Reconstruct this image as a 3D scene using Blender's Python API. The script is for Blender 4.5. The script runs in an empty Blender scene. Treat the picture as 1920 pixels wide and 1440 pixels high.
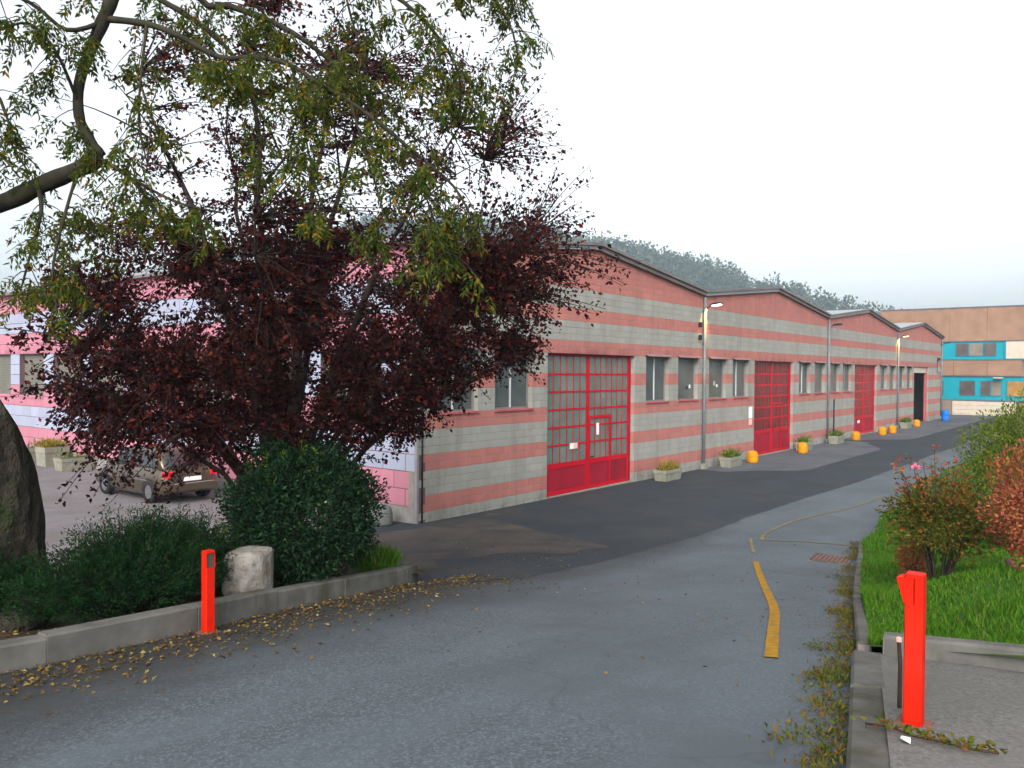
import bpy, math, random
import numpy as np
from mathutils import Vector, Matrix
R = math.radians
rng = np.random.default_rng(7)
random.seed(7)
SC = bpy.context.scene
COL = SC.collection

# ------------------------------------------------------------------ camera, sky, sun, exposure
cam = bpy.data.cameras.new('camera')
cam.sensor_width = 36.0
cam.lens = 1506.0 / 1920.0 * 36.0
cam.clip_start = 0.05
cam.clip_end = 5000
camo = bpy.data.objects.new('camera', cam)
COL.objects.link(camo)
HEAD = R(38.2)
camo.matrix_world = (Matrix.Translation((-13.76, -13.72, 3.76)) @ Matrix.Rotation(HEAD - R(90), 4, 'Z')
                     @ Matrix.Rotation(R(90 - 0.936), 4, 'X') @ Matrix.Rotation(R(0.445), 4, 'Z'))
SC.camera = camo

SUN_EL, SUN_ROT = R(32), R(-116)
world = bpy.data.worlds.new('World')
SC.world = world
world.use_nodes = True
wn = world.node_tree
wn.nodes.clear()
sky = wn.nodes.new('ShaderNodeTexSky')
sky.sky_type = 'NISHITA'
sky.sun_disc = False
sky.sun_elevation = SUN_EL
sky.sun_rotation = SUN_ROT
sky.air_density = 1.0
sky.dust_density = 5.0
sky.ozone_density = 1.0
hs = wn.nodes.new('ShaderNodeHueSaturation')
hs.inputs['Saturation'].default_value = 0.18
bg = wn.nodes.new('ShaderNodeBackground')
bg.inputs['Strength'].default_value = 0.15
wo = wn.nodes.new('ShaderNodeOutputWorld')
wn.links.new(sky.outputs[0], hs.inputs['Color'])
wn.links.new(hs.outputs[0], bg.inputs['Color'])
wn.links.new(bg.outputs[0], wo.inputs['Surface'])

sl = bpy.data.lights.new('sun', 'SUN')
sl.energy = 0.5
sl.angle = R(40)
sl.color = (1.0, 0.93, 0.86)
slo = bpy.data.objects.new('sun', sl)
COL.objects.link(slo)
sdir = Vector((math.sin(SUN_ROT) * math.cos(SUN_EL), math.cos(SUN_ROT) * math.cos(SUN_EL), math.sin(SUN_EL)))
slo.rotation_euler = sdir.to_track_quat('Z', 'Y').to_euler()

SC.view_settings.view_transform = 'Standard'
SC.view_settings.look = 'None'
SC.view_settings.gamma = 1.0
SC.view_settings.exposure = 1.4
SC.view_settings.use_curve_mapping = False
SC.render.engine = 'CYCLES'
SC.cycles.use_denoising = True
SC.cycles.max_bounces = 6
SC.cycles.diffuse_bounces = 3
SC.cycles.glossy_bounces = 2
SC.cycles.transmission_bounces = 4
SC.cycles.transparent_max_bounces = 6
SC.cycles.volume_bounces = 0

# ------------------------------------------------------------------ helpers
def sp(x):
    return x if x > 30 else math.log1p(math.exp(x))

def sm(a, b, x):
    t = max(0.0, min(1.0, (x - a) / (b - a)))
    return t * t * (3 - 2 * t)

def g(X, Y):
    """height of the asphalt: a ramp from the gate down to the yard along the building"""
    S = (sp((3 - X) / 1.5) - sp((-10.5 - X) / 1.5)) * 1.5 / 13.5
    w = .87 + max(-1.5, min(6, -7.2 - Y)) * .056
    k = sm(-7.2, 1.5, Y)
    w = w * (1 - k) + .05 * k
    return 1.88 * S * w - .05 * sm(4, 16, X)

def lerp_table(tab, x):
    if x <= tab[0][0]:
        return tab[0][1]
    for (x0, y0), (x1, y1) in zip(tab, tab[1:]):
        if x <= x1:
            return y0 + (y1 - y0) * (x - x0) / (x1 - x0)
    return tab[-1][1]

class MB:
    """collects shapes into one mesh"""
    def __init__(s):
        s.v = []; s.f = []; s.m = []; s.sm = []
    def add(s, vs, fs, mi=0, smooth=False):
        o = len(s.v)
        s.v += [tuple(p) for p in vs]
        for f in fs:
            s.f.append(tuple(i + o for i in f)); s.m.append(mi); s.sm.append(smooth)
        return s
    def box(s, x0, x1, y0, y1, z0, z1, mi=0):
        return s.add([(x0, y0, z0), (x1, y0, z0), (x1, y1, z0), (x0, y1, z0), (x0, y0, z1), (x1, y0, z1), (x1, y1, z1), (x0, y1, z1)],
                     [(3, 2, 1, 0), (4, 5, 6, 7), (0, 1, 5, 4), (1, 2, 6, 5), (2, 3, 7, 6), (3, 0, 4, 7)], mi)
    def bbox(s, x0, x1, y0, y1, z0, z1, b=0.01, mi=0):
        """box with bevelled vertical and top edges"""
        rings = []
        for z, e in ((z0, 0), (z1 - b, 0), (z1, b)):
            X0, X1, Y0, Y1 = x0 + e, x1 - e, y0 + e, y1 - e
            rings.append([(X0 + b, Y0, z), (X1 - b, Y0, z), (X1, Y0 + b, z), (X1, Y1 - b, z), (X1 - b, Y1, z), (X0 + b, Y1, z), (X0, Y1 - b, z), (X0, Y0 + b, z)])
        return s.loft(rings, True, mi)
    def loft(s, rings, caps=True, mi=0, smooth=False, closed=True):
        n = len(rings[0]); vs = [p for r in rings for p in r]; fs = []
        for k in range(len(rings) - 1):
            for i in range(n if closed else n - 1):
                j = (i + 1) % n
                fs.append((k * n + i, k * n + j, (k + 1) * n + j, (k + 1) * n + i))
        s.add(vs, fs, mi, smooth)
        if caps:
            o = len(s.v) - len(vs)
            s.f.append(tuple(o + i for i in reversed(range(n)))); s.m.append(mi); s.sm.append(False)
            s.f.append(tuple(o + (len(rings) - 1) * n + i for i in range(n))); s.m.append(mi); s.sm.append(False)
        return s
    def tube(s, pts, rad, n=6, mi=0, smooth=True, caps=True):
        pts = [Vector(p) for p in pts]
        rings = []
        up = Vector((0.13, 0.27, 0.95))
        for i, p in enumerate(pts):
            t = (pts[min(i + 1, len(pts) - 1)] - pts[max(i - 1, 0)])
            t = t.normalized() if t.length > 1e-9 else Vector((0, 0, 1))
            a = t.cross(up)
            a = a.normalized() if a.length > 1e-4 else t.orthogonal().normalized()
            b = t.cross(a).normalized()
            r = rad[i] if hasattr(rad, '__len__') else rad
            rings.append([p + a * (r * math.cos(6.28318 * k / n)) + b * (r * math.sin(6.28318 * k / n)) for k in range(n)])
        return s.loft(rings, caps, mi, smooth)
    def lathe(s, prof, c=(0, 0, 0), n=16, mi=0, smooth=True):
        rings = [[(c[0] + r * math.cos(6.28318 * k / n), c[1] + r * math.sin(6.28318 * k / n), c[2] + z) for k in range(n)] for r, z in prof]
        return s.loft(rings, True, mi, smooth)
    def mesh(s, name, mats):
        me = bpy.data.meshes.new(name)
        me.from_pydata(s.v, [], s.f)
        for m in (mats if isinstance(mats, (list, tuple)) else [mats]):
            me.materials.append(m)
        if len(s.f):
            me.polygons.foreach_set('material_index', s.m)
            me.polygons.foreach_set('use_smooth', s.sm)
        me.update()
        return me
    def build(s, name, mats, parent=None, loc=None, rz=0):
        return link(name, s.mesh(name, mats), parent, loc, rz)

def link(name, data, parent=None, loc=None, rz=0):
    o = bpy.data.objects.new(name, data)
    COL.objects.link(o)
    if parent is not None:
        o.parent = parent
    if loc is not None:
        o.location = loc
    if rz:
        o.rotation_euler.z = rz
    return o

def empty(name, loc=(0, 0, 0), rz=0):
    o = bpy.data.objects.new(name, None)
    o.empty_display_size = .2
    COL.objects.link(o)
    o.location = loc
    o.rotation_euler.z = rz
    return o

def tag(o, label=None, cat=None, group=None, kind=None):
    if label: o['label'] = label
    if cat: o['category'] = cat
    if group: o['group'] = group
    if kind: o['kind'] = kind
    return o

def copy_tree(o, parent=None):
    c = o.copy()
    COL.objects.link(c)
    c.parent = parent
    for ch in list(o.children):
        copy_tree(ch, c)
    return c

# ------------------------------------------------------------------ materials
def _nt(name):
    m = bpy.data.materials.new(name)
    m.use_nodes = True
    nt = m.node_tree
    b = nt.nodes['Principled BSDF']
    return m, nt, b

def N(nt, t, **kw):
    n = nt.nodes.new(t)
    for k, v in kw.items():
        if k in n.inputs.keys():
            n.inputs[k].default_value = v
        else:
            setattr(n, k, v)
    return n

def rgba(c):
    return (c[0], c[1], c[2], 1)

def mixc(nt, fac, a, b, mode='MIX'):
    n = nt.nodes.new('ShaderNodeMix')
    n.data_type = 'RGBA'
    n.blend_type = mode
    for sock, v in ((n.inputs[0], fac), (n.inputs[6], a), (n.inputs[7], b)):
        if isinstance(v, (int, float)):
            sock.default_value = v
        elif isinstance(v, (tuple, list)):
            sock.default_value = rgba(v)
        else:
            nt.links.new(v, sock)
    return n.outputs[2]

def ramp(nt, src, stops, interp='LINEAR'):
    n = nt.nodes.new('ShaderNodeValToRGB')
    n.color_ramp.interpolation = interp
    e = n.color_ramp.elements
    while len(e) < len(stops):
        e.new(0.5)
    for el, (p, c) in zip(e, stops):
        el.position = p
        el.color = rgba(c) if isinstance(c, (tuple, list)) else (c, c, c, 1)
    nt.links.new(src, n.inputs[0])
    return n.outputs[0]

def noise(nt, scale, detail=4, rough=.55, vec=None, sc3=None):
    n = nt.nodes.new('ShaderNodeTexNoise')
    n.inputs['Scale'].default_value = scale
    n.inputs['Detail'].default_value = detail
    n.inputs['Roughness'].default_value = rough
    if vec is None:
        geo = nt.nodes.new('ShaderNodeNewGeometry')
        vec = geo.outputs['Position']
    if sc3:
        mp = nt.nodes.new('ShaderNodeMapping')
        mp.inputs['Scale'].default_value = sc3
        nt.links.new(vec, mp.inputs['Vector'])
        vec = mp.outputs[0]
    nt.links.new(vec, n.inputs['Vector'])
    return n.outputs['Fac']

def bump(nt, b, src, strength=.3, dist=.01):
    n = nt.nodes.new('ShaderNodeBump')
    n.inputs['Strength'].default_value = strength
    n.inputs['Distance'].default_value = dist
    nt.links.new(src, n.inputs['Height'])
    nt.links.new(n.outputs[0], b.inputs['Normal'])

def plain(name, c, rough=.6, var=.18, scale=6, bs=.15, metallic=0.0, spec=.12, dirt=None, fine=60, bd=.004):
    """paint, metal, stone: base colour with soft blotches and fine relief"""
    m, nt, b = _nt(name)
    a = noise(nt, scale, 5)
    lo = tuple(x * (1 - var) for x in c)
    hi = tuple(min(1, x * (1 + var)) for x in c)
    col = ramp(nt, a, [(.3, lo), (.7, hi)])
    if dirt:
        d = noise(nt, scale * .6, 6, .65, sc3=(1, 1, 1 if bd > .01 else .35))
        f = ramp(nt, d, [(.52, 0.0), (.72, 1.0)])
        col = mixc(nt, f, col, dirt)
    nt.links.new(col, b.inputs['Base Color'])
    b.inputs['Roughness'].default_value = rough
    b.inputs['Metallic'].default_value = metallic
    b.inputs['Specular IOR Level'].default_value = spec
    if bs:
        bump(nt, b, noise(nt, fine, 5, .65), bs, bd)
    return m

def block_mat(name, c, dirt, stain=.35):
    """split concrete block: each block a shade of its own, weather streaks, pores"""
    m, nt, b = _nt(name)
    oi = nt.nodes.new('ShaderNodeObjectInfo')
    geo = nt.nodes.new('ShaderNodeNewGeometry')
    ad = N(nt, 'ShaderNodeMath', operation='ADD')
    nt.links.new(oi.outputs['Random'], ad.inputs[0])
    nt.links.new(geo.outputs['Random Per Island'], ad.inputs[1])
    fr = N(nt, 'ShaderNodeMath', operation='FRACT')
    nt.links.new(ad.outputs[0], fr.inputs[0])
    col = ramp(nt, fr.outputs[0], [(0, tuple(x * .9 for x in c)), (1, tuple(min(1, x * 1.08) for x in c))])
    blot = ramp(nt, noise(nt, 1.1, 5, .6), [(.35, 0.0), (.75, 1.0)])
    col = mixc(nt, blot, col, tuple(x * .86 for x in c))
    st = ramp(nt, noise(nt, 2.2, 6, .65, sc3=(1, 1, .12)), [(.46, 0.0), (.74, stain)])
    col = mixc(nt, st, col, dirt)
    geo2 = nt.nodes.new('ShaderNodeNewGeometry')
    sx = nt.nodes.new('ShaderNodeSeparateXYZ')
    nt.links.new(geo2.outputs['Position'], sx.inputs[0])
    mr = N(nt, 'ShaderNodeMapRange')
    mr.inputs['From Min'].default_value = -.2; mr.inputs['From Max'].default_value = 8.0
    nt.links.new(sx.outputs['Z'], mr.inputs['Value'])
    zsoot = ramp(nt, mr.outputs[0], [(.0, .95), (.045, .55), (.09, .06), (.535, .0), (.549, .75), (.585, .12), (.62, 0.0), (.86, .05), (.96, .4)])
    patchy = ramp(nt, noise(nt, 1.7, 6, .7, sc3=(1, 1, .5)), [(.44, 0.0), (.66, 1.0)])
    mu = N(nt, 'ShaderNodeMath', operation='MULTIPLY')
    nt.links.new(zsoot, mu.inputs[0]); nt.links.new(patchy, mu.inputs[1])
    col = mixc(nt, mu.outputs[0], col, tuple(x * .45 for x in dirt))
    fine = noise(nt, 130, 2)
    col = mixc(nt, ramp(nt, fine, [(.35, .0), (.7, .22)]), col, tuple(x * .7 for x in c))
    nt.links.new(col, b.inputs['Base Color'])
    b.inputs['Roughness'].default_value = .93
    b.inputs['Specular IOR Level'].default_value = .2
    bump(nt, b, noise(nt, 90, 4), .5, .006)
    return m

def leaf_mat(name, stops, transl=.35, rough=.55, tint=None):
    m, nt, b = _nt(name)
    geo = nt.nodes.new('ShaderNodeNewGeometry')
    col = ramp(nt, geo.outputs['Random Per Island'], stops)
    big = ramp(nt, noise(nt, 1.6, 3), [(.35, 0.0), (.7, 1.0)])
    col = mixc(nt, big, col, mixc(nt, .45, col, (tint or stops[len(stops) // 2][1])))
    nt.links.new(col, b.inputs['Base Color'])
    b.inputs['Roughness'].default_value = rough
    b.inputs['Specular IOR Level'].default_value = .1
    tr = nt.nodes.new('ShaderNodeBsdfTranslucent')
    nt.links.new(col, tr.inputs['Color'])
    mx = nt.nodes.new('ShaderNodeMixShader')
    mx.inputs[0].default_value = transl
    nt.links.new(b.outputs[0], mx.inputs[1])
    nt.links.new(tr.outputs[0], mx.inputs[2])
    nt.links.new(mx.outputs[0], nt.nodes['Material Output'].inputs['Surface'])
    return m

def asphalt_mat(name, c, patch=None, patch_lo=.5, patch_hi=.62, speck=.5, pscale=.35, kerb_stain=None):
    m, nt, b = _nt(name)
    fine = noise(nt, 160, 3, .7)
    mid = noise(nt, 30, 4, .7)
    big = noise(nt, .45, 6, .6)
    col = ramp(nt, big, [(.3, tuple(x * .82 for x in c)), (.7, tuple(x * 1.15 for x in c))])
    f2 = ramp(nt, mid, [(.38, 0.0), (.66, 1.0)])
    col = mixc(nt, f2, col, mixc(nt, .5, col, (0.02, .022, .026)))
    vor = nt.nodes.new('ShaderNodeTexVoronoi')
    vor.inputs['Scale'].default_value = 78
    geo = nt.nodes.new('ShaderNodeNewGeometry')
    nt.links.new(geo.outputs['Position'], vor.inputs['Vector'])
    sv = ramp(nt, vor.outputs['Color'], [(.55, 0.0), (.85, speck)])
    col = mixc(nt, sv, col, tuple(min(1, x * 1.95) for x in c))
    wear = ramp(nt, noise(nt, .9, 6, .7, sc3=(.35, 1, 1)), [(.42, 0.0), (.6, .5)])
    col = mixc(nt, wear, col, tuple(x * 1.25 for x in c))
    oil = ramp(nt, noise(nt, .75, 5, .75), [(.64, 0.0), (.72, .55)])
    col = mixc(nt, oil, col, tuple(x * .35 for x in c))
    if patch:
        pf = ramp(nt, noise(nt, pscale, 6, .65), [(patch_lo, 0.0), (patch_hi, .85)])
        col = mixc(nt, pf, col, patch)
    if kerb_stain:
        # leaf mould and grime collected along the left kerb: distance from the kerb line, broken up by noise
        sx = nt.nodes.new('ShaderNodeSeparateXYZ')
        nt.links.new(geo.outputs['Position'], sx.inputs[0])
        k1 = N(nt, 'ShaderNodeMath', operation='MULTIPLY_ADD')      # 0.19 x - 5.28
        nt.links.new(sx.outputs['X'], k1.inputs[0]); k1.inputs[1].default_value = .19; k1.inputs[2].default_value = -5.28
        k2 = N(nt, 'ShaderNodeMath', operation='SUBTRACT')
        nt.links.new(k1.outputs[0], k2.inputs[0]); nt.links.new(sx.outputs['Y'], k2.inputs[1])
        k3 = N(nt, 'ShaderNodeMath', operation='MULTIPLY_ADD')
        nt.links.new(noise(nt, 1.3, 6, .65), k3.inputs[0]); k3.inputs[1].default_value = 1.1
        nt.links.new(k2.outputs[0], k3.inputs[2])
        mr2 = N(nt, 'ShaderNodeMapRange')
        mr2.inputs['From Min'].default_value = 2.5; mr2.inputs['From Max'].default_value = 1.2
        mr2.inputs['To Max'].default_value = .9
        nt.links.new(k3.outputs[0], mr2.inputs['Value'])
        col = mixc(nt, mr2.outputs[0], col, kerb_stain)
    # narrow wandering cracks
    v2 = nt.nodes.new('ShaderNodeTexVoronoi')
    v2.feature = 'DISTANCE_TO_EDGE'
    v2.inputs['Scale'].default_value = .33
    nz = nt.nodes.new('ShaderNodeTexNoise')
    nz.inputs['Scale'].default_value = 1.5
    nt.links.new(geo.outputs['Position'], nz.inputs['Vector'])
    va = nt.nodes.new('ShaderNodeVectorMath')
    va.operation = 'ADD'
    nt.links.new(geo.outputs['Position'], va.inputs[0])
    nt.links.new(nz.outputs['Color'], va.inputs[1])
    nt.links.new(va.outputs[0], v2.inputs['Vector'])
    cr = ramp(nt, v2.outputs['Distance'], [(.0015, .22), (.005, 0.0)])
    col = mixc(nt, cr, col, tuple(x * .3 for x in c))
    nt.links.new(col, b.inputs['Base Color'])
    b.inputs['Roughness'].default_value = .85
    b.inputs['Specular IOR Level'].default_value = .2
    bump(nt, b, fine, .6, .006)
    return m

M = {}
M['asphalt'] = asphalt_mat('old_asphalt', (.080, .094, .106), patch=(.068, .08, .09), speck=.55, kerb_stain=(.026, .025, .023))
M['asphalt_dark'] = asphalt_mat('dark_asphalt', (.027, .034, .040), patch=(.055, .048, .042), patch_lo=.5, patch_hi=.8, speck=.3, pscale=.5)
M['asphalt_mid'] = asphalt_mat('apron_concrete', (.085, .09, .10), patch=(.06, .062, .07), speck=.3)
M['yard'] = asphalt_mat('yard_concrete', (.15, .135, .14), patch=(.115, .10, .095), speck=.3)
M['block_grey'] = block_mat('grey_block', (.28, .277, .248), (.15, .14, .11), .55)
M['block_pink'] = block_mat('pink_block', (.385, .145, .122), (.20, .095, .08), .55)
M['side_block_white'] = block_mat('pale_lilac_block', (.30, .32, .41), (.22, .2, .21), .25)
M['side_block_pink'] = block_mat('rose_block', (.42, .168, .215), (.29, .12, .135), .25)
M['mortar'] = plain('mortar', (.21, .18, .165), .95, .2, 4)
M['mortar_side'] = plain('side_mortar', (.12, .075, .08), .95, .2, 4)
M['plinth'] = plain('plinth_concrete', (.2, .19, .18), .9, .2, 3, .4, dirt=(.15, .14, .11))
M['roofsheet'] = plain('roof_sheet', (.30, .31, .33), .5, .15, 1.5, .1, metallic=.3)
M['fascia'] = plain('fascia_sheet', (.15, .125, .12), .55, .2, 2, .1)
M['flashing'] = plain('pale_flashing', (.27, .26, .27), .4, .12, 2, .1, metallic=.4)
M['red'] = plain('red_door_paint', (.26, .010, .024), .5, .14, 1.5, .06, dirt=(.17, .010, .02))
M['red_bright'] = plain('red_rail_paint', (.40, .005, .016), .4, .1, 2, .05)
M['orange_red'] = plain('orange_red_paint', (.50, .010, .0015), .55, .16, 7, .25, dirt=(.30, .022, .010))
M['sill'] = plain('oxide_red_sill', (.33, .085, .09), .7, .15, 3, .2)
M['canopy'] = plain('faded_drip_sheet', (.22, .13, .13), .6, .15, 3, .1)
M['frame'] = plain('window_frame_paint', (.16, .17, .165), .5, .12, 4, .05)
M['mullion'] = plain('pale_mullion', (.42, .44, .44), .45, .08, 4, .05)
M['dark'] = plain('soot_dark', (.012, .012, .012), .9, .2, 3, 0)
M['black_metal'] = plain('black_metal', (.02, .02, .024), .45, .2, 8, .05)
M['pipe'] = plain('zinc_pipe', (.15, .165, .175), .55, .25, 2.5, .1, metallic=.1, dirt=(.16, .13, .11))
M['shutter'] = plain('grey_roller_shutter', (.13, .125, .105), .7, .12, 1.2, .1)
M['kerb'] = plain('kerb_concrete', (.095, .092, .084), .95, .3, 3.5, .8, dirt=(.045, .043, .025), fine=45)
M['slab'] = asphalt_mat('pavement_concrete', (.135, .128, .118), patch=(.10, .093, .08), patch_lo=.48, patch_hi=.7, speck=.3, pscale=.9)
M['soil'] = plain('bed_soil', (.045, .032, .02), 1.0, .5, 5, .9, fine=22, dirt=(.03, .05, .012))
M['lawn'] = plain('lawn_soil', (.035, .075, .012), 1.0, .4, 3, .9, fine=25)
M['far_ground'] = plain('far_ground', (.08, .09, .06), 1.0, .3, .02, .2)
M['yellow_line'] = plain('worn_yellow_paint', (.29, .15, .012), .9, .25, 14, .6, dirt=(.11, .10, .075), fine=120)
M['yellow_faded'] = plain('faded_yellow_paint', (.16, .125, .065), .9, .25, 4, .5, dirt=(.10, .105, .10), fine=120)
M['yellow'] = plain('yellow_bollard_paint', (.47, .19, .005), .6, .15, 5, .15, dirt=(.28, .14, .02))
M['concrete'] = plain('cast_concrete', (.20, .195, .16), .95, .2, 5, .6, dirt=(.17, .16, .10), fine=40)
M['grey_bollard'] = plain('grey_bollard_concrete', (.12, .125, .12), .9, .2, 5, .5, dirt=(.12, .13, .10), fine=40)
M['rock_white'] = plain('pale_rock', (.21, .195, .175), .95, .35, 9, .9, dirt=(.16, .10, .045), fine=22, bd=.03)
M['rock_dark'] = plain('mossy_dark_rock', (.032, .027, .02), 1.0, .5, 3.5, 1.0, dirt=(.016, .028, .008), fine=7, bd=.12)
M['bark'] = plain('dark_bark', (.035, .026, .022), .95, .35, 12, .9, fine=35)
M['bark_moss'] = plain('mossy_bark', (.028, .024, .017), .95, .4, 7, .9, fine=30, dirt=(.03, .034, .012))
M['blue'] = plain('blue_plastic', (.01, .12, .42), .4, .1, 4, .03)
M['cream'] = plain('cream_render', (.42, .36, .29), .8, .08, 2, .1)
M['white'] = plain('white_paint', (.72, .74, .72), .55, .06, 2, .05)
M['brick'] = plain('buff_brick', (.225, .135, .092), .95, .16, .9, .3, dirt=(.20, .12, .09), fine=12)
M['brick_seam'] = plain('brick_seam', (.19, .14, .11), .95, .1, 1, .1)
M['teal'] = plain('turquoise_panel', (.006, .21, .26), .5, .08, 1.5, .05)
M['teal_dark'] = plain('turquoise_frame', (.015, .17, .21), .5, .1, 1.5, .05)
M['slate'] = plain('slate_flashing', (.09, .10, .12), .6, .15, 2, .1)
M['tyre'] = plain('tyre_rubber', (.018, .018, .019), .85, .2, 20, .2)
M['chrome'] = plain('bright_trim', (.70, .70, .70), .2, .05, 5, 0, metallic=1.0)
M['plate'] = plain('plate_white', (.72, .72, .70), .5, .05, 5, 0)
M['iron'] = plain('rusty_iron', (.16, .075, .06), .8, .3, 14, .4, dirt=(.08, .05, .045))
M['wood'] = plain('dark_wood', (.05, .03, .022), .9, .3, 9, .4)
M['pink_tip'] = plain('pale_pink_cap', (.75, .42, .36), .7, .08, 9, .1)

def glass_mat(name, c, rough=.15, spec=.5):
    m, nt, b = _nt(name)
    a = noise(nt, 1.3, 4)
    nt.links.new(ramp(nt, a, [(.3, tuple(x * .75 for x in c)), (.7, tuple(x * 1.25 for x in c))]), b.inputs['Base Color'])
    b.inputs['Roughness'].default_value = rough
    b.inputs['Specular IOR Level'].default_value = spec
    return m
M['glass_green'] = glass_mat('frosted_green_glass', (.10, .15, .13), .4, .25)
M['glass_dark'] = glass_mat('dark_glass', (.05, .055, .05), .12)
M['glass_red'] = glass_mat('smoked_door_glass', (.040, .028, .024), .3, .25)
M['glass_window'] = glass_mat('dusty_window_glass', (.06, .072, .07), .25, .35)
M['glass_window2'] = glass_mat('blind_behind_glass', (.085, .09, .08), .3, .3)
M['glass_far'] = glass_mat('far_window_glass', (.08, .07, .065), .2, .3)
M['glass_far2'] = glass_mat('far_reflecting_glass', (.18, .15, .125), .2, .3)
M['glass_orange'] = glass_mat('orange_lit_glass', (.28, .15, .04), .4, .2)
M['glass_car'] = glass_mat('car_glass', (.02, .024, .027), .06, .8)
m, nt, b = _nt('car_paint')
b.inputs['Base Color'].default_value = (.085, .062, .042, 1)
b.inputs['Metallic'].default_value = .55
b.inputs['Roughness'].default_value = .32
b.inputs['Coat Weight'].default_value = .6
b.inputs['Coat Roughness'].default_value = .08
M['car'] = m
m, nt, b = _nt('tail_light_red')
b.inputs['Base Color'].default_value = (.65, .01, .015, 1)
b.inputs['Roughness'].default_value = .15
M['tail'] = m
def emit(name, c, s):
    m, nt, b = _nt(name)
    b.inputs['Base Color'].default_value = rgba(c)
    b.inputs['Emission Color'].default_value = rgba(c)
    b.inputs['Emission Strength'].default_value = s
    return m
M['lamp_on_white'] = emit('lit_lens', (.95, .96, 1.0), 3.0)
M['lamp_on_warm'] = emit('lit_warm_lens', (1.0, .78, .35), 2.0)
M['lamp_off'] = plain('unlit_lens', (.10, .11, .13), .3, .1, 5, 0)

M['leaf_plum'] = leaf_mat('plum_leaf', [(0, (.010, .004, .005)), (.45, (.024, .005, .006)), (.8, (.062, .010, .007)), (1, (.14, .024, .010))], .25, .6, (.02, .005, .006))
M['leaf_ash'] = leaf_mat('ash_leaf', [(0, (.022, .050, .008)), (.5, (.058, .085, .010)), (.85, (.12, .115, .010)), (1, (.24, .12, .008))], .42, .6, (.045, .07, .012))
M['leaf_bush'] = leaf_mat('dark_bush_leaf', [(0, (.003, .011, .006)), (.6, (.006, .022, .009)), (.95, (.012, .038, .011)), (1, (.035, .065, .01))], .12, .55)
M['leaf_bush_new'] = leaf_mat('young_bush_leaf', [(0, (.05, .11, .012)), (1, (.13, .17, .02))], .35, .5)
M['leaf_juniper'] = leaf_mat('juniper_spray', [(0, (.003, .013, .004)), (.6, (.005, .024, .005)), (1, (.012, .046, .007))], .1, .8)
M['leaf_grass'] = leaf_mat('grass_blade', [(0, (.022, .075, .005)), (.5, (.045, .14, .007)), (.85, (.075, .19, .010)), (.95, (.13, .15, .02)), (1, (.24, .19, .06))], .3, .7)
M['leaf_rose'] = leaf_mat('rose_leaf', [(0, (.018, .045, .008)), (.5, (.05, .07, .008)), (.8, (.12, .09, .010)), (1, (.25, .06, .02))], .3, .5)
M['leaf_redshoot'] = leaf_mat('red_shoot_leaf', [(0, (.14, .03, .02)), (.5, (.30, .06, .03)), (1, (.42, .13, .02))], .35, .5)
M['leaf_barberry'] = leaf_mat('barberry_leaf', [(0, (.14, .035, .03)), (.5, (.30, .065, .05)), (.8, (.40, .13, .05)), (1, (.20, .16, .02))], .35, .55)
M['leaf_green'] = leaf_mat('yellow_green_leaf', [(0, (.04, .075, .008)), (.5, (.09, .14, .012)), (1, (.22, .22, .02))], .35, .55)
M['leaf_fall'] = leaf_mat('fallen_leaf', [(0, (.035, .02, .010)), (.5, (.085, .048, .012)), (.85, (.17, .11, .025)), (1, (.26, .21, .10))], .1, .8)
M['leaf_weed'] = leaf_mat('weed_leaf', [(0, (.03, .07, .008)), (.5, (.07, .10, .010)), (.8, (.14, .09, .016)), (1, (.17, .04, .015))], .3, .6)
M['leaf_planter'] = leaf_mat('planter_leaf', [(0, (.03, .09, .012)), (.6, (.07, .14, .015)), (1, (.30, .25, .03))], .3, .6)
M['leaf_yellowing'] = leaf_mat('yellowing_leaf', [(0, (.06, .10, .012)), (.4, (.22, .17, .02)), (1, (.42, .26, .04))], .3, .6)
M['petal'] = leaf_mat('rose_petal', [(0, (.75, .16, .32)), (1, (.9, .36, .50))], .3, .5)
M['forest'], nt, b = _nt('forest_leaf')
fcol = ramp(nt, noise(nt, .045, 4, .6), [(.30, (.016, .036, .020)), (.44, (.028, .048, .022)), (.54, (.085, .085, .035)), (.64, (.035, .058, .030)), (.76, (.12, .095, .05))])
fgeo = nt.nodes.new('ShaderNodeNewGeometry')
fcol = mixc(nt, ramp(nt, fgeo.outputs['Random Per Island'], [(0, 0.0), (1, .5)]), fcol, (.02, .03, .018))
nt.links.new(fcol, b.inputs['Base Color'])
b.inputs['Roughness'].default_value = .9
b.inputs['Specular IOR Level'].default_value = .05

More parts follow.
